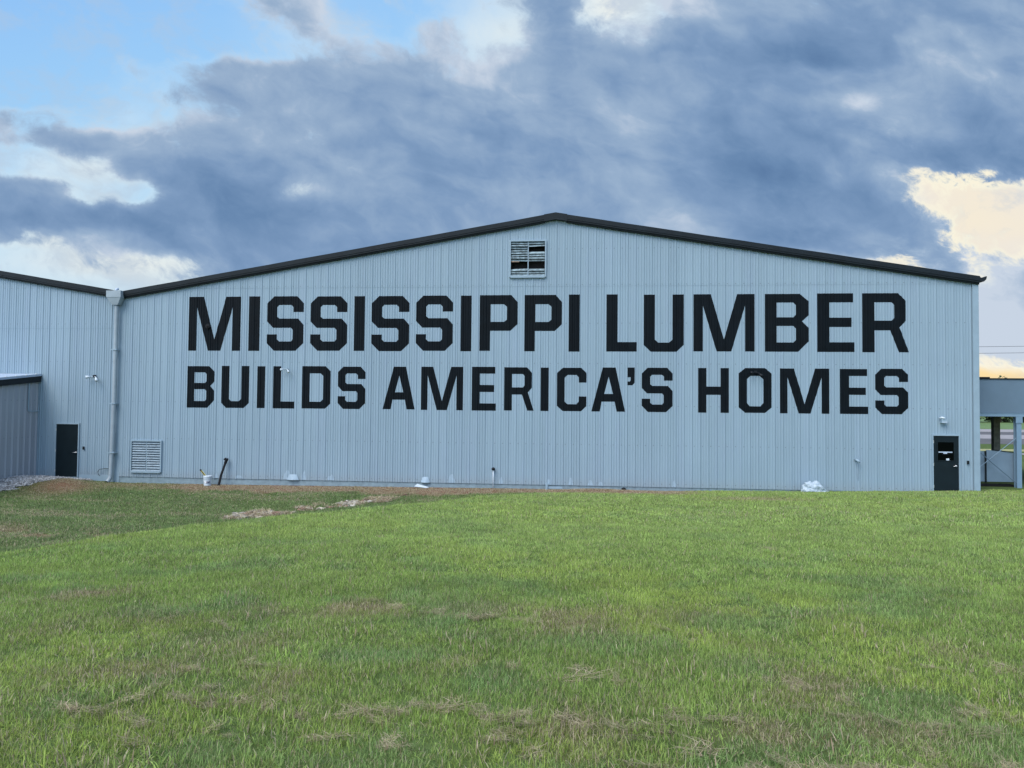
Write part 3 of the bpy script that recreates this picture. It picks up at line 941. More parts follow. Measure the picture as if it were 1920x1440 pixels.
# ------------------------------------------------------------------ wall fixtures
def flood(x, z, s, label, dark=False, cat='light', y0=-.036):
    o = empty('security_light', (x, y0, z), label, cat)
    bm_ = M['blackplastic'] if dark else M['white']
    b = MB(); b.box(x - .05 * s, x + .05 * s, y0 - .05, y0, z - .03 * s, z + .06 * s); b.build('junction_box', M['blackplastic'] if (dark or s >= 1) else M['trim'], o)
    for sg, dz in ((-1, -.02), (1, -.10)):
        b = MB()
        b.tube([(x + sg * .03 * s, y0 - .05, z), (x + sg * .10 * s, y0 - .10, z + dz * .3)], .014, 8)
        b.tube([(x + sg * .09 * s, y0 - .09, z + dz * .3), (x + sg * .15 * s, y0 - .16, z + dz * s), (x + sg * .21 * s, y0 - .22, z + dz * s * 1.5)], [.022 * s, .045 * s, .055 * s], 12)
        b.build('lamp_head', bm_, o, smooth=True)
    return o


flood(-19.86, 4.12, 1.15, 'white twin-head security light high above the left dark door')
flood(-11.68, 4.46, .8, 'small white twin-head security light beside the L of BUILDS')
flood(6.60, 4.43, 1.0, 'black security light on the letter O of HOMES', dark=True)
o = empty('wall_lamp', (13.30, -.036, 2.72), 'pale wall lamp above the dark door with the window', 'lamp')
b = MB(); b.box(13.20, 13.40, -.16, -.036, 2.60, 2.74); b.build('housing', M['trim'], o)
b = MB(); b.box(13.21, 13.39, -.163, -.1601, 2.61, 2.66); b.build('lens', M['galv'], o)
b = MB(); b.tube([(13.17, -.06, 2.78), (13.22, -.14, 2.80), (13.30, -.18, 2.775)], [.03, .04, .03], 10); b.build('sensor', M['white'], o, smooth=True)
o = empty('round_vent_cap', (-15.03, -.04, 6.19), 'small black round fixture on the first letter M', 'fixture')
b = MB(); b.tube([(-15.03, -.036, 6.19), (-15.03, -.09, 6.19)], [.11, .085], 16); b.build('mount', M['blackplastic'], o)
b = MB(); b.tube([(-15.03, -.09, 6.19), (-15.03, -.13, 6.18)], [.05, .035], 12); b.build('cap', M['black'], o)
for x, z, lab in ((14.156, 1.17, 'small black keypad between the right door and the corner'), (-20.264, 1.18, 'small black keypad right of the plain dark door')):
    o = empty('keypad', (x, -.036, z), lab, 'keypad')
    b = MB(); b.box(x - .035, x + .035, -.062, -.0345, z - .065, z + .065); b.build('body', M['blackplastic'], o)
    b = MB()
    for i in range(3):
        for j in range(4): b.box(x - .024 + i * .018, x - .012 + i * .018, -.066, -.0621, z - .045 + j * .022, z - .030 + j * .022)
    b.build('button', M['dark'], o)
o = empty('wall_faucet', (10.24, -.04, 1.18), 'painted outlet elbow with thin conduit on the wall left of the right door', 'faucet')
b = MB(); b.tube([(10.22, -.03, 1.20), (10.22, -.12, 1.20), (10.27, -.17, 1.16), (10.31, -.18, 1.13)], [.045, .045, .04, .035], 10); b.build('spout', M['trim'], o, smooth=True)
b = MB(); b.tube([(10.275, -.05, 1.05), (10.285, -.05, .50)], .012, 8); b.build('conduit', M['trim'], o)
o = empty('standpipe', (-3.30, -.1, .0), 'thin white capped standpipe at the foot of the wall below the M of AMERICA', 'pipe')
b = MB(); b.tube([(-3.30, -.10, -.15), (-3.30, -.10, .60)], .022, 10); b.build('pipe', M['white'], o, smooth=True)
b = MB(); b.tube([(-3.30, -.10, .58), (-3.30, -.10, .62), (-3.30, -.10, .66), (-3.30, -.10, .69)], [.05, .07, .065, .03], 12); b.build('cap', M['blackplastic'], o, smooth=True)
b = MB(); b.tube([(-19.12, -.06, .36), (-19.3, -.07, .36), (-19.50, -.10, .33), (-19.56, -.13, .22), (-19.52, -.14, .12), (-19.45, -.15, .08)], .011, 6)
o = b.build('wall_cable', M['blackplastic'], None, smooth=True, loc=(-19.3, -.05, .1)); tag(o, 'thin black cable looped on the wall left of the downspout foot', 'cable')

# ------------------------------------------------------------------ bucket, scraper, pipe, sheet
bx, by = -14.70, -.42
bz0 = gzf(bx, by)
bk = empty('bucket', (bx, by, bz0), 'white plastic paint bucket with lid standing at the foot of the wall', 'bucket')
b = MB(); b.tube([(bx, by, bz0), (bx, by, bz0 + .18), (bx, by, bz0 + .31), (bx, by, bz0 + .345)], [.132, .140, .147, .149], 28)
b.build('body', M['white'], bk, smooth=False)
b = MB(); b.tube([(bx, by, bz0 + .275), (bx, by, bz0 + .285)], [.158, .158], 28); b.tube([(bx, by, bz0 + .31), (bx, by, bz0 + .318)], [.157, .157], 28); b.build('rim', M['white'], bk)
b = MB(); b.tube([(bx + .01, by, bz0 + .347), (bx + .01, by, bz0 + .385), (bx + .01, by, bz0 + .40)], [.165, .165, .155], 28)
ld = b.build('lid', M['white'], bk)
b = MB()
vs = []
for k in range(9):
    a = R(-90 + 8 + k * 7)
    for z_ in (.10, .19): vs.append((bx + .143 * math.cos(a), by + .143 * math.sin(a), bz0 + z_))
b.add(vs, [(2 * k, 2 * k + 2, 2 * k + 3, 2 * k + 1) for k in range(8)])
b.build('label_sticker', simple('bucket_label', (.10, .13, .20), .4, var=.6, scale=60), bk)
b = MB(); b.tube([(bx + .15 * math.cos(t), by + .15 * math.sin(t) - .01, bz0 + .27 - .12 * abs(math.sin(t))) for t in [R(-180 + i * 15) for i in range(13)]], .004, 6)
b.build('wire_handle', M['steel'], bk)
sc_o = empty('scraper', (bx - .11, by, bz0 + .38), 'yellow and black scraper handle sticking out of the white bucket', 'tool')
b = MB(); b.tube([(bx - .06, by - .02, bz0 + .36), (bx - .27, by - .02, bz0 + .60)], .032, 8); b.build('handle', M['yellow'], sc_o)
b = MB(); b.tube([(bx - .085, by - .047, bz0 + .405), (bx - .255, by - .047, bz0 + .598)], .016, 8); b.tube([(bx - .262, by - .02, bz0 + .592), (bx - .30, by - .02, bz0 + .635)], .036, 8); b.build('grip', M['blackplastic'], sc_o)

hs = empty('corrugated_pipe', (-14.23, -.25, -.2), 'black corrugated drain pipe leaning against the wall right of the bucket', 'pipe')
b = MB()
P0, P1, P2, P3 = Vector((-14.26, -.38, gzf(-14.26, -.38) - .02)), Vector((-14.20, -.30, .22)), Vector((-14.12, -.18, .62)), Vector((-14.07, -.15, .80))
pts = []; rs = []
for i in range(61):
    t = i / 60 * 3; k = min(2, int(t)); q = t - k
    seg = [(P0, P1), (P1, P2), (P2, P3)][k]
    pts.append(seg[0].lerp(seg[1], q)); rs.append((.050 if i % 2 else .042) + .010 * (i > 45))
b.tube(pts, rs, 10); b.build('hose', M['blackplastic'], hs)
b = MB(); b.tube([(-14.07, -.16, .80), (-14.10, -.17, .86), (-14.16, -.18, .82)], [.055, .05, .03], 8); b.tube([(-14.06, -.14, .79), (-14.02, -.14, .86)], [.05, .04], 8)
b.build('frayed_end', M['blackplastic'], hs)

# crumpled plastic sheet
bm = bmesh.new(); bmesh.ops.create_icosphere(bm, subdivisions=5, radius=1)
gz0 = gzf(8.6, -.45)
for v in bm.verts:
    p = v.co.copy()
    n = mnoise.fractal(p * 2.2 + Vector((3, 1, 7)), .8, 2.0, 4) * .22 + mnoise.ridged_multi_fractal(p * 1.7, .9, 2.2, 4, 1.0, 2.0) * .07
    q = p * (1 + n)
    hx = q.x
    top = .40 if hx < .15 else .40 - .30 * min(1, (hx - .15) / .75)
    v.co = Vector((q.x * .44, q.y * .26, max(-.03, q.z * top * .88)))
me = bpy.data.meshes.new('plastic_sheet'); bm.to_mesh(me); bm.free(); me.materials.append(M['bag'])
o = bpy.data.objects.new('plastic_sheet', me); sc.collection.objects.link(o); o.location = (8.62, -.42, gz0 + .03)
tag(o, 'crumpled white plastic sheet lying against the wall in the grass', 'plastic sheet')

b = MB(); b.add([(-6.33, -.42, gzf(-6.3, -.42) + .09), (-5.86, -.30, gzf(-6, -.3) + .02), (-5.80, -.16, gzf(-6, -.2) + .03), (-6.26, -.20, gzf(-6.3, -.2) + .16),
                 (-6.33, -.42, gzf(-6.3, -.42) + .08), (-5.86, -.30, gzf(-6, -.3) + .01), (-5.80, -.16, gzf(-6, -.2) + .02), (-6.26, -.20, gzf(-6.3, -.2) + .15)], [(0, 1, 2, 3), (7, 6, 5, 4), (0, 4, 5, 1), (1, 5, 6, 2), (2, 6, 7, 3), (3, 7, 4, 0)])
o = b.build('flashing_scrap', M['white'], None, loc=(-6.1, -.3, 0)); tag(o, 'bent white scrap of flashing under the pushed-out wall sheet', 'scrap')
z_ = gzf(-.9, -.3)
b = MB(); b.box(-1.22, -.62, -.30, -.16, z_ + .03, z_ + .10); b.box(-1.26, -1.18, -.36, -.12, z_ - .02, z_ + .22)
o = b.build('board_scrap', M['trim'], None, loc=(-.9, -.3, z_)); tag(o, 'pale scrap of board lying on the dead grass by the wall', 'scrap')
bm = bmesh.new(); bmesh.ops.create_icosphere(bm, subdivisions=3, radius=.09)
for v in bm.verts: v.co *= 1 + mnoise.noise(v.co * 14) * .35; v.co.z *= .6
me = bpy.data.meshes.new('dark_stone'); bm.to_mesh(me); bm.free(); me.materials.append(M['blackplastic'])
o = bpy.data.objects.new('dark_stone', me); sc.collection.objects.link(o); o.location = (1.70, -.35, gzf(1.7, -.35) + .05)
tag(o, 'small dark lump at the foot of the wall on the brown strip', 'stone')

# ------------------------------------------------------------------ canopy and gate right of the warehouse
CYF = 1.5
can = empty('loading_canopy', (20, 4, 0), 'blue-grey flat canopy on posts behind the right corner of the warehouse', 'canopy')
b = MB(); b.box(14.75, 27, CYF, CYF + .12, 2.99, 4.28); b.build('fascia', M['canopy'], can)
b = MB(); b.box(14.75, 27.02, CYF - .035, CYF + .4, 4.281, 4.325); b.box(14.75, 15.75, CYF - .05, CYF + .3, 4.326, 4.37); b.build('coping', M['dark'], can)
b = MB(); b.box(14.75, 27, CYF - .03, CYF + .14, 2.85, 2.985); b.box(14.75, 27, CYF - .045, CYF - .031, 2.965, 2.985); b.build('beam', M['beam'], can)
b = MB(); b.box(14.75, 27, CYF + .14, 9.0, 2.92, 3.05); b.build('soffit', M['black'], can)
b = MB(); b.box(14.75, 27, CYF + .2, 9.0, 3.9, 4.1); b.build('roof', M['roof'], can)
for x_ in (16.80, 20.6, 24.4):
    b = MB(); b.box(x_ - .09, x_ + .09, CYF - .02, CYF - .005, .05, 2.84); b.box(x_ - .09, x_ + .09, CYF + .165, CYF + .18, .05, 2.84); b.box(x_ - .01, x_ + .01, CYF - .005, CYF + .165, .05, 2.84)
    b.box(x_ - .12, x_ + .12, CYF - .045, CYF - .021, 2.60, 2.845)
    b.build('column', M['beam'], can)
for x_, y_ in ((17.72, 4.6), (22.0, 4.6)):
    b = MB(); b.box(x_ - .13, x_ + .13, y_, y_ + .2, -.1, 2.91); b.build('rear_post', M['oldpost'], can)
b = MB(); b.tube([(15.35, CYF + .03, .86), (16.75, CYF + .03, 2.05)], .014, 6); b.build('brace_rod', M['beam'], can)
b = MB(); b.tube([(15.35, CYF + .02, 1.50), (16.74, CYF + .02, .27)], .018, 6); b.build('brace_rod', M['canopy'], can)
b = MB(); b.tube([(15.9, 4.7, 1.45), (17.0, 4.7, 2.5)], .02, 6); b.build('brace_rod', M['dark'], can)
gate = empty('sheet_metal_gate', (15.9, CYF + .3, .1), 'low blue-grey sheet metal gate panels under the canopy', 'gate')
gy0 = CYF + .25
b = MB(); b.prism([(15.745, .32), (16.78, .32), (16.78, 1.44), (16.10, 1.53), (15.745, 1.545)], gy0, gy0 + .02); b.build('panel', M['gatepaint'], gate)
b = MB(); b.prism([(14.8, .32), (15.70, .32), (15.70, 1.49), (14.8, 1.54)], gy0 + .03, gy0 + .05); b.build('panel', M['gatepaint'], gate)
b = MB(); b.box(15.70, 15.745, gy0 - .03, gy0 + .055, .28, 1.50); b.box(16.78, 16.83, gy0 - .03, gy0 + .04, .28, 1.46)
b.add([(15.95, gy0 - .02, 1.535), (16.83, gy0 - .02, 1.445), (16.83, gy0 + .03, 1.445), (15.95, gy0 + .03, 1.535), (15.95, gy0 - .02, 1.565), (16.83, gy0 - .02, 1.475), (16.83, gy0 + .03, 1.475), (15.95, gy0 + .03, 1.565)],
      [(0, 3, 2, 1), (4, 5, 6, 7), (0, 1, 5, 4), (1, 2, 6, 5), (2, 3, 7, 6), (3, 0, 4, 7)])
b.build('gate_frame', M['dark'], gate)
b = MB(); b.box(14.8, 16.85, gy0 + .1, gy0 + .5, -.2, .20); b.build('under_gate_block', M['black'], gate)  # near-black block set low behind the gate panels

# ------------------------------------------------------------------ beyond: yard, roads, far lawn
def strip(name, x0, x1, y0, y1, z, m_, slope=0.0):
    b = MB(); b.add([(x0, y0, z), (x1, y0 - slope, z), (x1, y1 - slope, z), (x0, y1, z)], [(0, 1, 2, 3)])
    return tag(b.build(name, m_, None, loc=(0, 0, 0)), kind='structure')


strip('yard_asphalt', 22, 200, 41, 54, .010, M['asphalt'], 1.5)
strip('yard_pavement', 22, 200, 54, 67, .014, M['concrete'], 3)
strip('road', 22, 200, 67, 79, .010, M['asphalt'], 4)
strip('verge_pavement', 22, 200, 79, 94, .014, M['concrete'], 2)
b = MB(); b.box(20, 60, 29.5, 29.75, -.02, .13); o = tag(b.build('kerb', M['kerbyellow'], None, loc=(0, 0, 0)), kind='structure')
b = MB()
vs = []
for i in range(13):
    t = i / 12; cx_ = 30.2 + 7.5 * t; cy_ = 26.2 + 9 * t ** 1.8
    vs += [(cx_, cy_, .02), (cx_ + 1.0, cy_ - 3.2, .02)]
b.add(vs, [(2 * i, 2 * i + 1, 2 * i + 3, 2 * i + 2) for i in range(12)])
tag(b.build('path', M['concrete'], None, loc=(0, 0, 0)), kind='structure')
hy = empty('fire_hydrant', (33.6, 29.4, 0), 'faded red hydrant beyond the canopy beside its column', 'hydrant')
b = MB(); b.tube([(33.6, 29.4, 0), (33.6, 29.4, .08), (33.6, 29.4, .09), (33.6, 29.4, .62), (33.6, 29.4, .66), (33.6, 29.4, .74), (33.6, 29.4, .82)], [.17, .17, .12, .12, .16, .13, .04], 14); b.build('body', M['red'], hy)
for s_ in (-1, 1):
    b = MB(); b.tube([(33.6 + s_ * .1, 29.4, .48), (33.6 + s_ * .22, 29.4, .48)], .07, 10); b.build('nozzle', M['red'], hy)
far_lawn = strip('far_lawn', 20, 400, 95, 240, .006, simple('far_grass', (.10, .17, .05), .95, var=.2, scale=.3))
# small white outbuilding behind the trees
sh = empty('outbuilding', (92, 160, 0), 'small white outbuilding glimpsed between the distant trees', 'outbuilding')
b = MB(); b.box(84, 98, 158, 165, 0, 3.0); b.build('wall', M['white'], sh)
b = MB(); b.prism([(83.5, 3.0), (98.5, 3.0), (91, 4.6)], 157.5, 165.5); b.build('roof', M['roof'], sh)

# ---- trees
m_, t_, b_ = mat('far_foliage')
nr = t_.new('ShaderNodeNewGeometry')
c_ = t_.mix(nr.outputs['Random Per Island'], (.022, .040, .016), (.060, .095, .035))
t_.put(b_.inputs['Base Color'], c_); b_.inputs['Roughness'].default_value = .8
M['leaf'] = m_


def tree_mesh(seed, H, Wd):
    r = random.Random(seed)
    tb = MB()
    tb.tube([(0, 0, 0), (.1, 0, H * .2), (.0, .1, H * .5), (.1, .1, H * .8)], [.32, .26, .17, .05], 8)
    clumps = []
    for k in range(52):
        a = r.uniform(0, 6.28); hz = r.uniform(.06, .98)
        rad = Wd * .5 * (1 - abs(hz - .5) * 1.1) * r.uniform(.5, 1.05)
        c = Vector((math.cos(a) * rad, math.sin(a) * rad, H * hz)); clumps.append((c, r.uniform(.9, 1.8)))
        if k < 14: tb.tube([(0, 0, H * hz * .6), c * .6 + Vector((0, 0, H * hz * .35)), c], [.09, .06, .02], 5)
    fb = MB()
    for c, s in clumps:
        for q in range(110):
            d = Vector((r.gauss(0, 1), r.gauss(0, 1), r.gauss(0, .8))); d = d.normalized() * (r.random() ** .4) * s
            p = c + d
            n = Vector((r.gauss(0, 1), r.gauss(0, 1), r.gauss(0, 1))).normalized()
            a = n.orthogonal().normalized(); bb = n.cross(a)
            l = r.uniform(.18, .42)
            fb.add([p - a * l, p + bb * l * .6, p + a * l, p - bb * l * .6], [(0, 1, 2, 3)])
    return tb, fb


protos = []
for sd, H, Wd in ((1, 10.0, 9), (2, 10.7, 9), (3, 9.4, 10)):
    tb, fb = tree_mesh(sd, H, Wd)
    protos.append((tb, fb))
TL = ['distant dark green tree at the edge of the lawn beyond the road']
first = {}
spots = []
xx = 72.0
while xx < 175:
    spots.append((xx, 148 + random.uniform(-4, 22))); xx += random.uniform(4.2, 6.5)
for i, (x_, y_) in enumerate(spots):
    k = i % 3
    if k not in first:
        root = empty('tree', (0, 0, 0), TL[0], 'tree', 'distant trees beyond the road')
        tk = protos[k][0].build('trunk', M['bark'], root); cr = protos[k][1].build('crown', M['leaf'], root)
        first[k] = (root, tk, cr)
        r_ = root
    else:
        a_, tk, cr = first[k]
        r_ = a_.copy(); sc.collection.objects.link(r_)
        for ch in (tk, cr):
            c2 = ch.copy(); sc.collection.objects.link(c2); c2.parent = r_
    r_.location = (x_, y_, -.1); r_.rotation_euler = (0, 0, random.uniform(0, 6)); s_ = random.uniform(.85, 1.15); r_.scale = (s_, s_, s_ * .98)

# ---- power lines (poles stand outside the picture)
pl = []
for i, (px0, z0_, px1, z1_, lab) in enumerate(((0, 10.72, 0, 10.95, 'uppermost overhead power cable right of the warehouse'), (0, 9.95, 0, 10.2, 'second overhead power cable from the top right of the warehouse'),
                                               (0, 6.55, 0, 6.50, 'third overhead cable just above the sunset glow'), (0, 6.0, 0, 5.75, 'lowest thin overhead cable across the sunset glow'))):
    b = MB()
    A = Vector((-8, 62 + i * .3, z0_ + .4)); B = Vector((78, 62 + i * .3, z1_ + .4))
    pts = []
    for k in range(31):
        t = k / 30; p = A.lerp(B, t); p.z -= 1.2 * 4 * t * (1 - t) * .6; pts.append(p)
    b.tube(pts, .022 if i in (0, 1, 2) else .014, 5)
    o = b.build('power_line', M['wire'], None, loc=(A.x, A.y, A.z)); tag(o, lab, 'power line')

# ------------------------------------------------------------------ grass
def blade_material(name):
    m, t, b = mat(name)
    gi = t.new('ShaderNodeNewGeometry')
    rnd = gi.outputs['Random Per Island']
    tint = t.new('ShaderNodeAttribute', attribute_type='INSTANCER', attribute_name='tint').outputs['Color']
    dry = t.new('ShaderNodeAttribute', attribute_type='INSTANCER', attribute_name='dry').outputs['Fac']
    wn = t.new('ShaderNodeTexWhiteNoise', noise_dimensions='1D'); t.put(wn.inputs['W'], t.m('MULTIPLY', rnd, 731.0))
    v = t.m('ADD', .42, t.m('MULTIPLY', wn.outputs[0], 1.36))
    c = t.mix(1.0, tint, t.xyz(v, v, v), 'MULTIPLY')
    c = t.mix(t.smooth(rnd, .80, .95, 0, .5), c, (.36, .45, .15))
    straw = t.mix(wn.outputs[0], (.28, .21, .13), (.62, .53, .38))
    isdry = t.m('LESS_THAN', rnd, dry)
    c = t.mix(isdry, c, straw)
    t.put(b.inputs['Base Color'], c)
    b.inputs['Roughness'].default_value = .55
    b.inputs['Specular IOR Level'].default_value = .25
    tr = t.new('ShaderNodeBsdfTranslucent'); t.put(tr.inputs[0], c)
    ms = t.new('ShaderNodeMixShader'); ms.inputs[0].default_value = .38
    t.l.new(b.outputs[0], ms.inputs[1]); t.l.new(tr.outputs[0], ms.inputs[2])
    t.l.new(ms.outputs[0], m.node_tree.nodes['Material Output'].inputs[0])
    return m


M['blade'] = blade_material('grass_blade')


def tuft(seed, size, n, hmin, hmax, wd, segs, lean, flat=0.0):
    r = random.Random(seed)
    vs = []; fs = []
    for _ in range(n):
        x = r.uniform(-size, size); y = r.uniform(-size, size)
        h = r.uniform(hmin, hmax) * (1.0 if r.random() > .08 else 1.35)
        a = r.uniform(0, 2 * math.pi)
        w_ = wd * r.uniform(.6, 1.3)
        ln = abs(r.gauss(0, lean)) + flat
        la = r.uniform(0, 2 * math.pi)
        bend = r.uniform(.2, 1.3)
        px_, py_ = math.cos(a) * w_ / 2, math.sin(a) * w_ / 2
        o = len(vs)
        z0 = r.uniform(0, .05) if flat else -.01
        for s in range(segs + 1):
            t = s / segs
            ang = ln * (1 + bend * t)
            rr = h * t * math.sin(min(1.5, ang)); zz = h * t * math.cos(min(1.5, ang)) + z0
            cx_ = x + math.cos(la) * rr; cy_ = y + math.sin(la) * rr
            if s < segs:
                k = 1 - .45 * t
                vs += [(cx_ - px_ * k, cy_ - py_ * k, zz), (cx_ + px_ * k, cy_ + py_ * k, zz)]
            else: vs.append((cx_, cy_, zz))
        for s in range(segs - 1):
            fs.append((o + 2 * s, o + 2 * s + 1, o + 2 * s + 3, o + 2 * s + 2))
        fs.append((o + 2 * segs - 2, o + 2 * segs - 1, o + 2 * segs))
    me = bpy.data.meshes.new('tuft'); me.from_pydata(vs, [], fs); me.materials.append(M['blade'])
    return bpy.data.objects.new('tuft', me)


def scatter(name, pts, rot, scl, idx, tint, dry, protos_, extra_label):
    col = bpy.data.collections.new(name + '_source')
    for i, o in enumerate(protos_):
        o.name = '%s_source_%03d' % (name, i); col.objects.link(o)
    me = bpy.data.meshes.new(name)
    me.from_pydata(pts.tolist(), [], [])
    n = len(pts)
    a = me.attributes.new('rot', 'FLOAT_VECTOR', 'POINT'); a.data.foreach_set('vector', np.asarray(rot, np.float32).ravel())
    a = me.attributes.new('scl', 'FLOAT_VECTOR', 'POINT'); a.data.foreach_set('vector', np.asarray(scl, np.float32).ravel())
    a = me.attributes.new('pick', 'INT', 'POINT'); a.data.foreach_set('value', np.asarray(idx, np.int32))
    a = me.attributes.new('tint', 'FLOAT_COLOR', 'POINT'); a.data.foreach_set('color', np.concatenate([tint, np.ones((n, 1))], 1).astype(np.float32).ravel())
    a = me.attributes.new('dry', 'FLOAT', 'POINT'); a.data.foreach_set('value', np.asarray(dry, np.float32))
    o = bpy.data.objects.new(name, me); sc.collection.objects.link(o)
    ng = bpy.data.node_groups.new(name + '_scatter', 'GeometryNodeTree')
    ng.interface.new_socket('Geometry', in_out='INPUT', socket_type='NodeSocketGeometry')
    ng.interface.new_socket('Geometry', in_out='OUTPUT', socket_type='NodeSocketGeometry')
    N = ng.nodes; Lk = ng.links
    gi = N.new('NodeGroupInput'); go = N.new('NodeGroupOutput')
    iop = N.new('GeometryNodeInstanceOnPoints')
    ci = N.new('GeometryNodeCollectionInfo'); ci.inputs['Collection'].default_value = col
    ci.inputs['Separate Children'].default_value = True; ci.inputs['Reset Children'].default_value = True
    m2p = N.new('GeometryNodeMeshToPoints')
    def na(nm, ty):
        q = N.new('GeometryNodeInputNamedAttribute'); q.data_type = ty; q.inputs['Name'].default_value = nm
        return [s for s in q.outputs if s.enabled and s.name == 'Attribute'][0]
    Lk.new(gi.outputs[0], m2p.inputs['Mesh']); Lk.new(m2p.outputs[0], iop.inputs['Points'])
    Lk.new(ci.outputs[0], iop.inputs['Instance']); iop.inputs['Pick Instance'].default_value = True
    Lk.new(na('pick', 'INT'), iop.inputs['Instance Index'])
    e2r = N.new('FunctionNodeEulerToRotation')
    Lk.new(na('rot', 'FLOAT_VECTOR'), e2r.inputs[0]); Lk.new(e2r.outputs[0], iop.inputs['Rotation'])
    Lk.new(na('scl', 'FLOAT_VECTOR'), iop.inputs['Scale'])
    Lk.new(iop.outputs[0], go.inputs[0])
    md = o.modifiers.new('scatter', 'NODES'); md.node_group = ng
    tag(o, kind='stuff')
    return o


def wedge(y0, y1, step, jit):
    """jittered points over the part of the lawn in front of the camera, with a margin"""
    out = []
    ys = np.arange(y0, y1, step)
    for y in ys:
        d = y - CAM_Y
        c = d * math.tan(YAW); h = d * .80 + 2.2
        x0 = max(c - h, -25); x1 = min(c + h, 21)
        xs = np.arange(x0, x1, step)
        out.append(np.stack([xs, np.full_like(xs, y)], 1))
    p = np.concatenate(out)
    p += rng.uniform(-jit, jit, p.shape)
    return p


def tints(x, y):
    b, dead = zones(x, y)
    f1 = fbm(x, y, 51, 4, .45); f2 = fbm(x, y, 52, 4, 1.6); f3 = fbm(x, y, 53, 3, .22)
    d = y - CAM_Y
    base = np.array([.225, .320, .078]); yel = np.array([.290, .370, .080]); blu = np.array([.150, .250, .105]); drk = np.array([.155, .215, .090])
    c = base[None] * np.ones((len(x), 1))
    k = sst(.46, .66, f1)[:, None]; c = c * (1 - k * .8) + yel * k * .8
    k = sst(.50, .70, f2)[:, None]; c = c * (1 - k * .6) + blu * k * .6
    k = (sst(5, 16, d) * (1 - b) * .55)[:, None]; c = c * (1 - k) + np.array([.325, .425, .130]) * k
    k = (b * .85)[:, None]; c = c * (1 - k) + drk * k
    k = np.clip(dead, 0, 1)[:, None]; c = c * (1 - k * .8) + np.array([.21, .105, .066]) * k * .8
    lowst = b * sst(.52, .70, fbm(x * .45, y * 2.2 + .25 * x, 71, 4, .9))
    dead = np.maximum(dead, lowst * .45)
    fine = fbm(x, y, 72, 3, 3.0)[:, None]; c = c * (.80 + .44 * fine) * np.random.default_rng(5).uniform(.84, 1.18, (len(x), 1))
    dry = .05 + .05 * sst(.4, .7, f3) + .09 * np.clip((-19 - y) / 4, 0, 1) + .85 * dead
    return c, np.clip(dry, 0, .97), b, dead


def lay(name, pts, protos_, smin, smax, tilt):
    x, y = pts[:, 0], pts[:, 1]
    keep = (y < -.02 - .0 * x) | (x > XR + .3)
    keep &= ~((x < LTX + .15))
    # keep the gravel and the door fronts open
    gr = (((x + 22.4) / 3.3) ** 2 + ((y + 1.3) / 2.6) ** 2 < 1) & (x + 20.7 + (-y - .6) * .55 + 1.2 * (fbm(x, y, 25, 3, 1.5) - .5) < .30)
    keep &= ~gr
    pts = pts[keep]; x, y = pts[:, 0], pts[:, 1]
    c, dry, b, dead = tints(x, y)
    n = len(x)
    z = gz(x, y)
    e = .15
    sx = (gz(x + e, y) - gz(x - e, y)) / (2 * e); sy = (gz(x, y + e) - gz(x, y - e)) / (2 * e)
    rot = np.zeros((n, 3)); rot[:, 2] = rng.uniform(0, 6.283, n)
    # tilt to the slope, expressed for a random heading (kept small)
    ca, sa = np.cos(rot[:, 2]), np.sin(rot[:, 2])
    lx = sx * ca + sy * sa; ly = -sx * sa + sy * ca
    rot[:, 0] = np.arctan(ly); rot[:, 1] = -np.arctan(lx)
    s = rng.uniform(smin, smax, n) * (1 - .25 * dead)
    hgt = s * (.78 + .5 * fbm(x, y, 61, 3, 1.1)) * (1 - .35 * dead) * np.where(y > -.3, .7, 1)
    scl = np.stack([s, s, hgt], 1)
    return scatter(name, np.stack([x, y, z], 1), rot, scl, rng.integers(0, len(protos_), n), c, dry, protos_, None)


NEARY = -18.2
near_t = [tuft(100 + i, .16, 640, .028, .072, .0038, 3, .62) for i in range(7)] + [tuft(150, .15, 260, .04, .085, .0075, 3, .7), tuft(151, .16, 420, .03, .05, .0045, 3, 1.0)]
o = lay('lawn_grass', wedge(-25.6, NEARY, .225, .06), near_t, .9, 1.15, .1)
o['label'] = 'mown green lawn grass in the foreground'; o['category'] = 'grass'
mid_t = [tuft(200 + i, .18, 330, .030, .072, .0070, 2, .65) for i in range(6)]
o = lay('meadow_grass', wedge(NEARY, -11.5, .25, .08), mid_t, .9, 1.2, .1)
o['label'] = 'mown lawn grass in the middle distance'; o['category'] = 'grass'
far_t = [tuft(250 + i, .18, 170, .030, .080, .0150, 2, .65) for i in range(7)]
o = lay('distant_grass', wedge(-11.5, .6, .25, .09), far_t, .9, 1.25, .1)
o['label'] = 'lawn grass running up to the warehouse wall and into the dip'; o['category'] = 'grass'

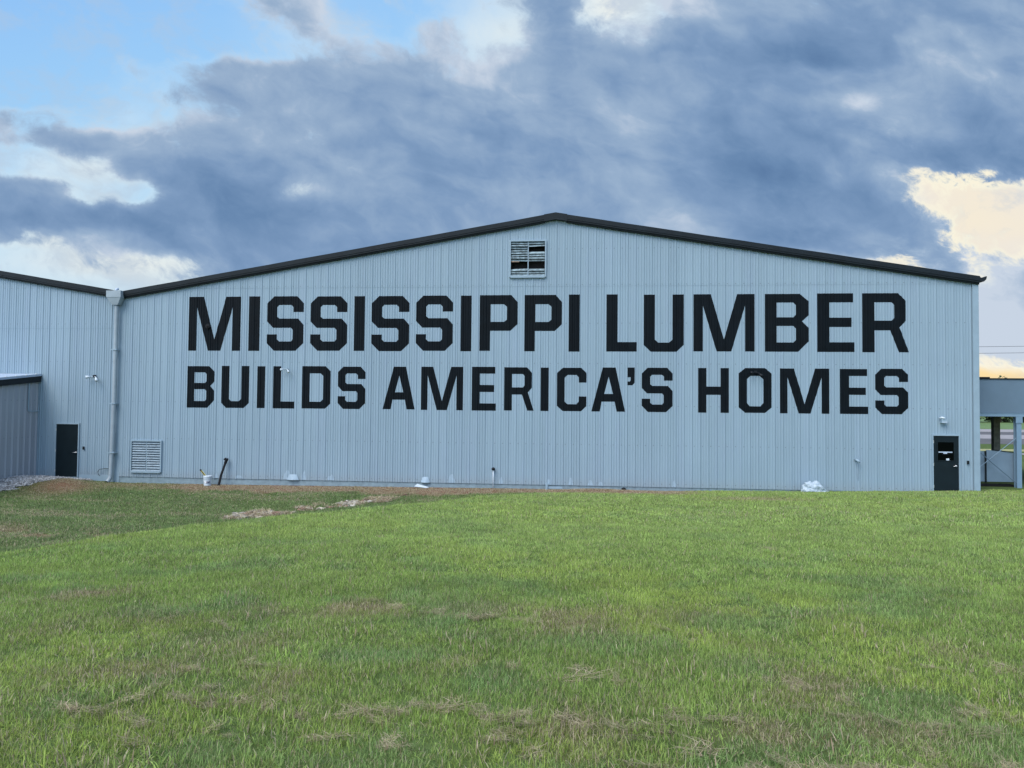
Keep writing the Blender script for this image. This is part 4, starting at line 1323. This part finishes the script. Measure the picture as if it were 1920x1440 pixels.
# ---- lumps of dry mown clippings
clip_t = [tuft(300 + i, .065, 100, .04, .11, .0032, 3, .35, .85) for i in range(4)]
cp = []
def lump(x, y, n, sx, sy):
    sx *= 1.35; sy *= 1.7
    for _ in range(int(n * 1.1)): cp.append((random.gauss(x, sx), random.gauss(y, sy)))
for (cx_, cy_, n, sx, sy) in ((-2.35, -23.05, 16, .22, .05), (-1.2, -23.15, 10, .2, .05), (-.6, -23.1, 12, .25, .07), (.1, -23.2, 8, .2, .05), (.55, -23.1, 6, .15, .05),
                              (1.55, -23.7, 10, .14, .04), (1.05, -23.75, 9, .14, .04), (2.1, -23.6, 8, .2, .04), (.25, -23.85, 6, .1, .04), (1.9, -23.0, 8, .3, .08), (2.4, -22.8, 8, .3, .08),
                              (-1.4, -20.55, 9, .25, .08), (-.7, -20.6, 8, .3, .06), (-1.9, -20.3, 6, .2, .08), (-3.2, -20.9, 5, .5, .1), (-2.9, -23.3, 8, .2, .08), (-.2, -22.1, 5, .3, .1), (1.1, -22.3, 5, .4, .1),
                              (3.1, -15.6, 2, .1, .05), (3.7, -15.7, 2, .1, .05), (-2.7, -22.4, 5, .3, .1), (.9, -21.0, 3, .2, .1), (-3.0, -15.0, 3, .4, .1), (-.2, -23.5, 8, .3, .08), (-1.7, -23.6, 9, .4, .06), (2.6, -21.9, 5, .5, .1)):
    lump(cx_, cy_, n, sx, sy)
cp = np.array(cp); n = len(cp)
z = gz(cp[:, 0], cp[:, 1]) + .012
rot = np.stack([rng.uniform(-.35, .35, n), rng.uniform(-.35, .35, n), rng.uniform(-.6, .6, n)], 1)
s = rng.uniform(.55, 1.0, n)
cl = np.tile(np.array([[.36, .33, .17]]), (n, 1)) * rng.uniform(.7, 1.15, (n, 1))
o = scatter('grass_clippings', np.stack([cp[:, 0], cp[:, 1], z], 1), rot, np.stack([s * rng.uniform(.5, 2.2, n), s * rng.uniform(.5, 1.1, n), s * .6], 1), rng.integers(0, 4, n), cl, np.full(n, .68), clip_t, None)
o['label'] = 'tan lumps of dried grass clippings left on the lawn'; o['category'] = 'clippings'

# ---- gravel heap and rubble: many small irregular stones
def stone_mat(name, c0, c1):
    m, t, b = mat(name)
    oi = t.new('ShaderNodeNewGeometry').outputs['Random Per Island']
    tn = t.new('ShaderNodeAttribute', attribute_type='INSTANCER', attribute_name='tint').outputs['Color']
    c = t.mix(1.0, tn, t.mix(oi, c0, c1), 'MULTIPLY')
    t.put(b.inputs['Base Color'], c); b.inputs['Roughness'].default_value = .9
    return m


M['stone'] = stone_mat('limestone_gravel', (.25, .25, .25), (1.1, 1.1, 1.1))


def stones(seed, size, n, r0, r1):
    r = random.Random(seed)
    bm = bmesh.new()
    for _ in range(n):
        rad = r.uniform(r0, r1)
        q = bmesh.ops.create_icosphere(bm, subdivisions=1, radius=rad)
        off = Vector((r.uniform(-size, size), r.uniform(-size, size), r.uniform(-.2, .5) * rad))
        sx, sy, sz = r.uniform(.6, 1.3), r.uniform(.6, 1.3), r.uniform(.4, .9)
        for v in q['verts']:
            k = 1 + r.uniform(-.22, .22)
            v.co = Vector((v.co.x * sx * k, v.co.y * sy * k, v.co.z * sz * k)) + off
    me = bpy.data.meshes.new('stones'); bm.to_mesh(me); bm.free(); me.materials.append(M['stone'])
    return bpy.data.objects.new('stones', me)


gs = [stones(400 + i, .16, 46, .014, .048) for i in range(4)]
gp_ = []
for _ in range(4200):
    a = random.uniform(0, 6.283); rr = math.sqrt(random.random())
    x = -22.3 + 3.2 * rr * math.cos(a); y = -1.4 + 2.5 * rr * math.sin(a)
    if x < LTX + .1 or y > -.08 or x > -19.5: continue
    if random.random() < .9 * max(0, (x + 20.7 + (-y - .6) * .55) / .7): continue
    gp_.append((x, y))
gp_ = np.array(gp_); n = len(gp_)
tn = np.tile(np.array([[.44, .44, .43]]), (n, 1)) * rng.uniform(.6, 1.15, (n, 1))
o = scatter('gravel', np.stack([gp_[:, 0], gp_[:, 1], gz(gp_[:, 0], gp_[:, 1]) + .005], 1), np.stack([np.zeros(n), np.zeros(n), rng.uniform(0, 6.28, n)], 1), np.tile(rng.uniform(.8, 1.3, (n, 1)), (1, 3)), rng.integers(0, 4, n), tn, np.zeros(n), gs, None)
o['label'] = 'grey gravel heap in front of the left dark door'; o['category'] = 'gravel'

rs_ = [stones(450 + i, .16, 9, .03, .095) for i in range(4)] + [tuft(470 + i, .2, 160, .05, .16, .018, 2, .5, .6) for i in range(2)]
rp = []
for _ in range(420):
    t = random.random()
    x = -10.45 + 4.1 * t; y = -6.9 + 4.35 * t ** .92 + random.gauss(0, .30 + .1 * math.sin(t * 9)); x += random.gauss(0, .1)
    if fbm(np.array([x * 1.0]), np.array([y * 1.0]), 77, 3, 1.3)[0] < .46: continue
    rp.append((x, y))
for _ in range(0): rp.append((random.gauss(-12.2, .5), random.gauss(-8.0, .12)))
rp = np.array(rp); n = len(rp)
pal = np.array([[.60, .55, .42], [.46, .40, .30], [.66, .62, .52], [.36, .22, .15]])
tn = pal[rng.integers(0, 4, n)] * rng.uniform(.32, .72, (n, 1))
o = scatter('rubble', np.stack([rp[:, 0], rp[:, 1], gz(rp[:, 0], rp[:, 1]) - .01], 1), np.stack([np.zeros(n), np.zeros(n), rng.uniform(0, 6.28, n)], 1), np.tile(rng.uniform(.5, 1.4, (n, 1)), (1, 3)), rng.integers(0, 6, n), tn, np.full(n, .9), rs_, None)
o['label'] = 'pale strip of broken rubble and dead turf in the dip below the wall'; o['category'] = 'rubble'

sc.render.resolution_x = 1024; sc.render.resolution_y = 768
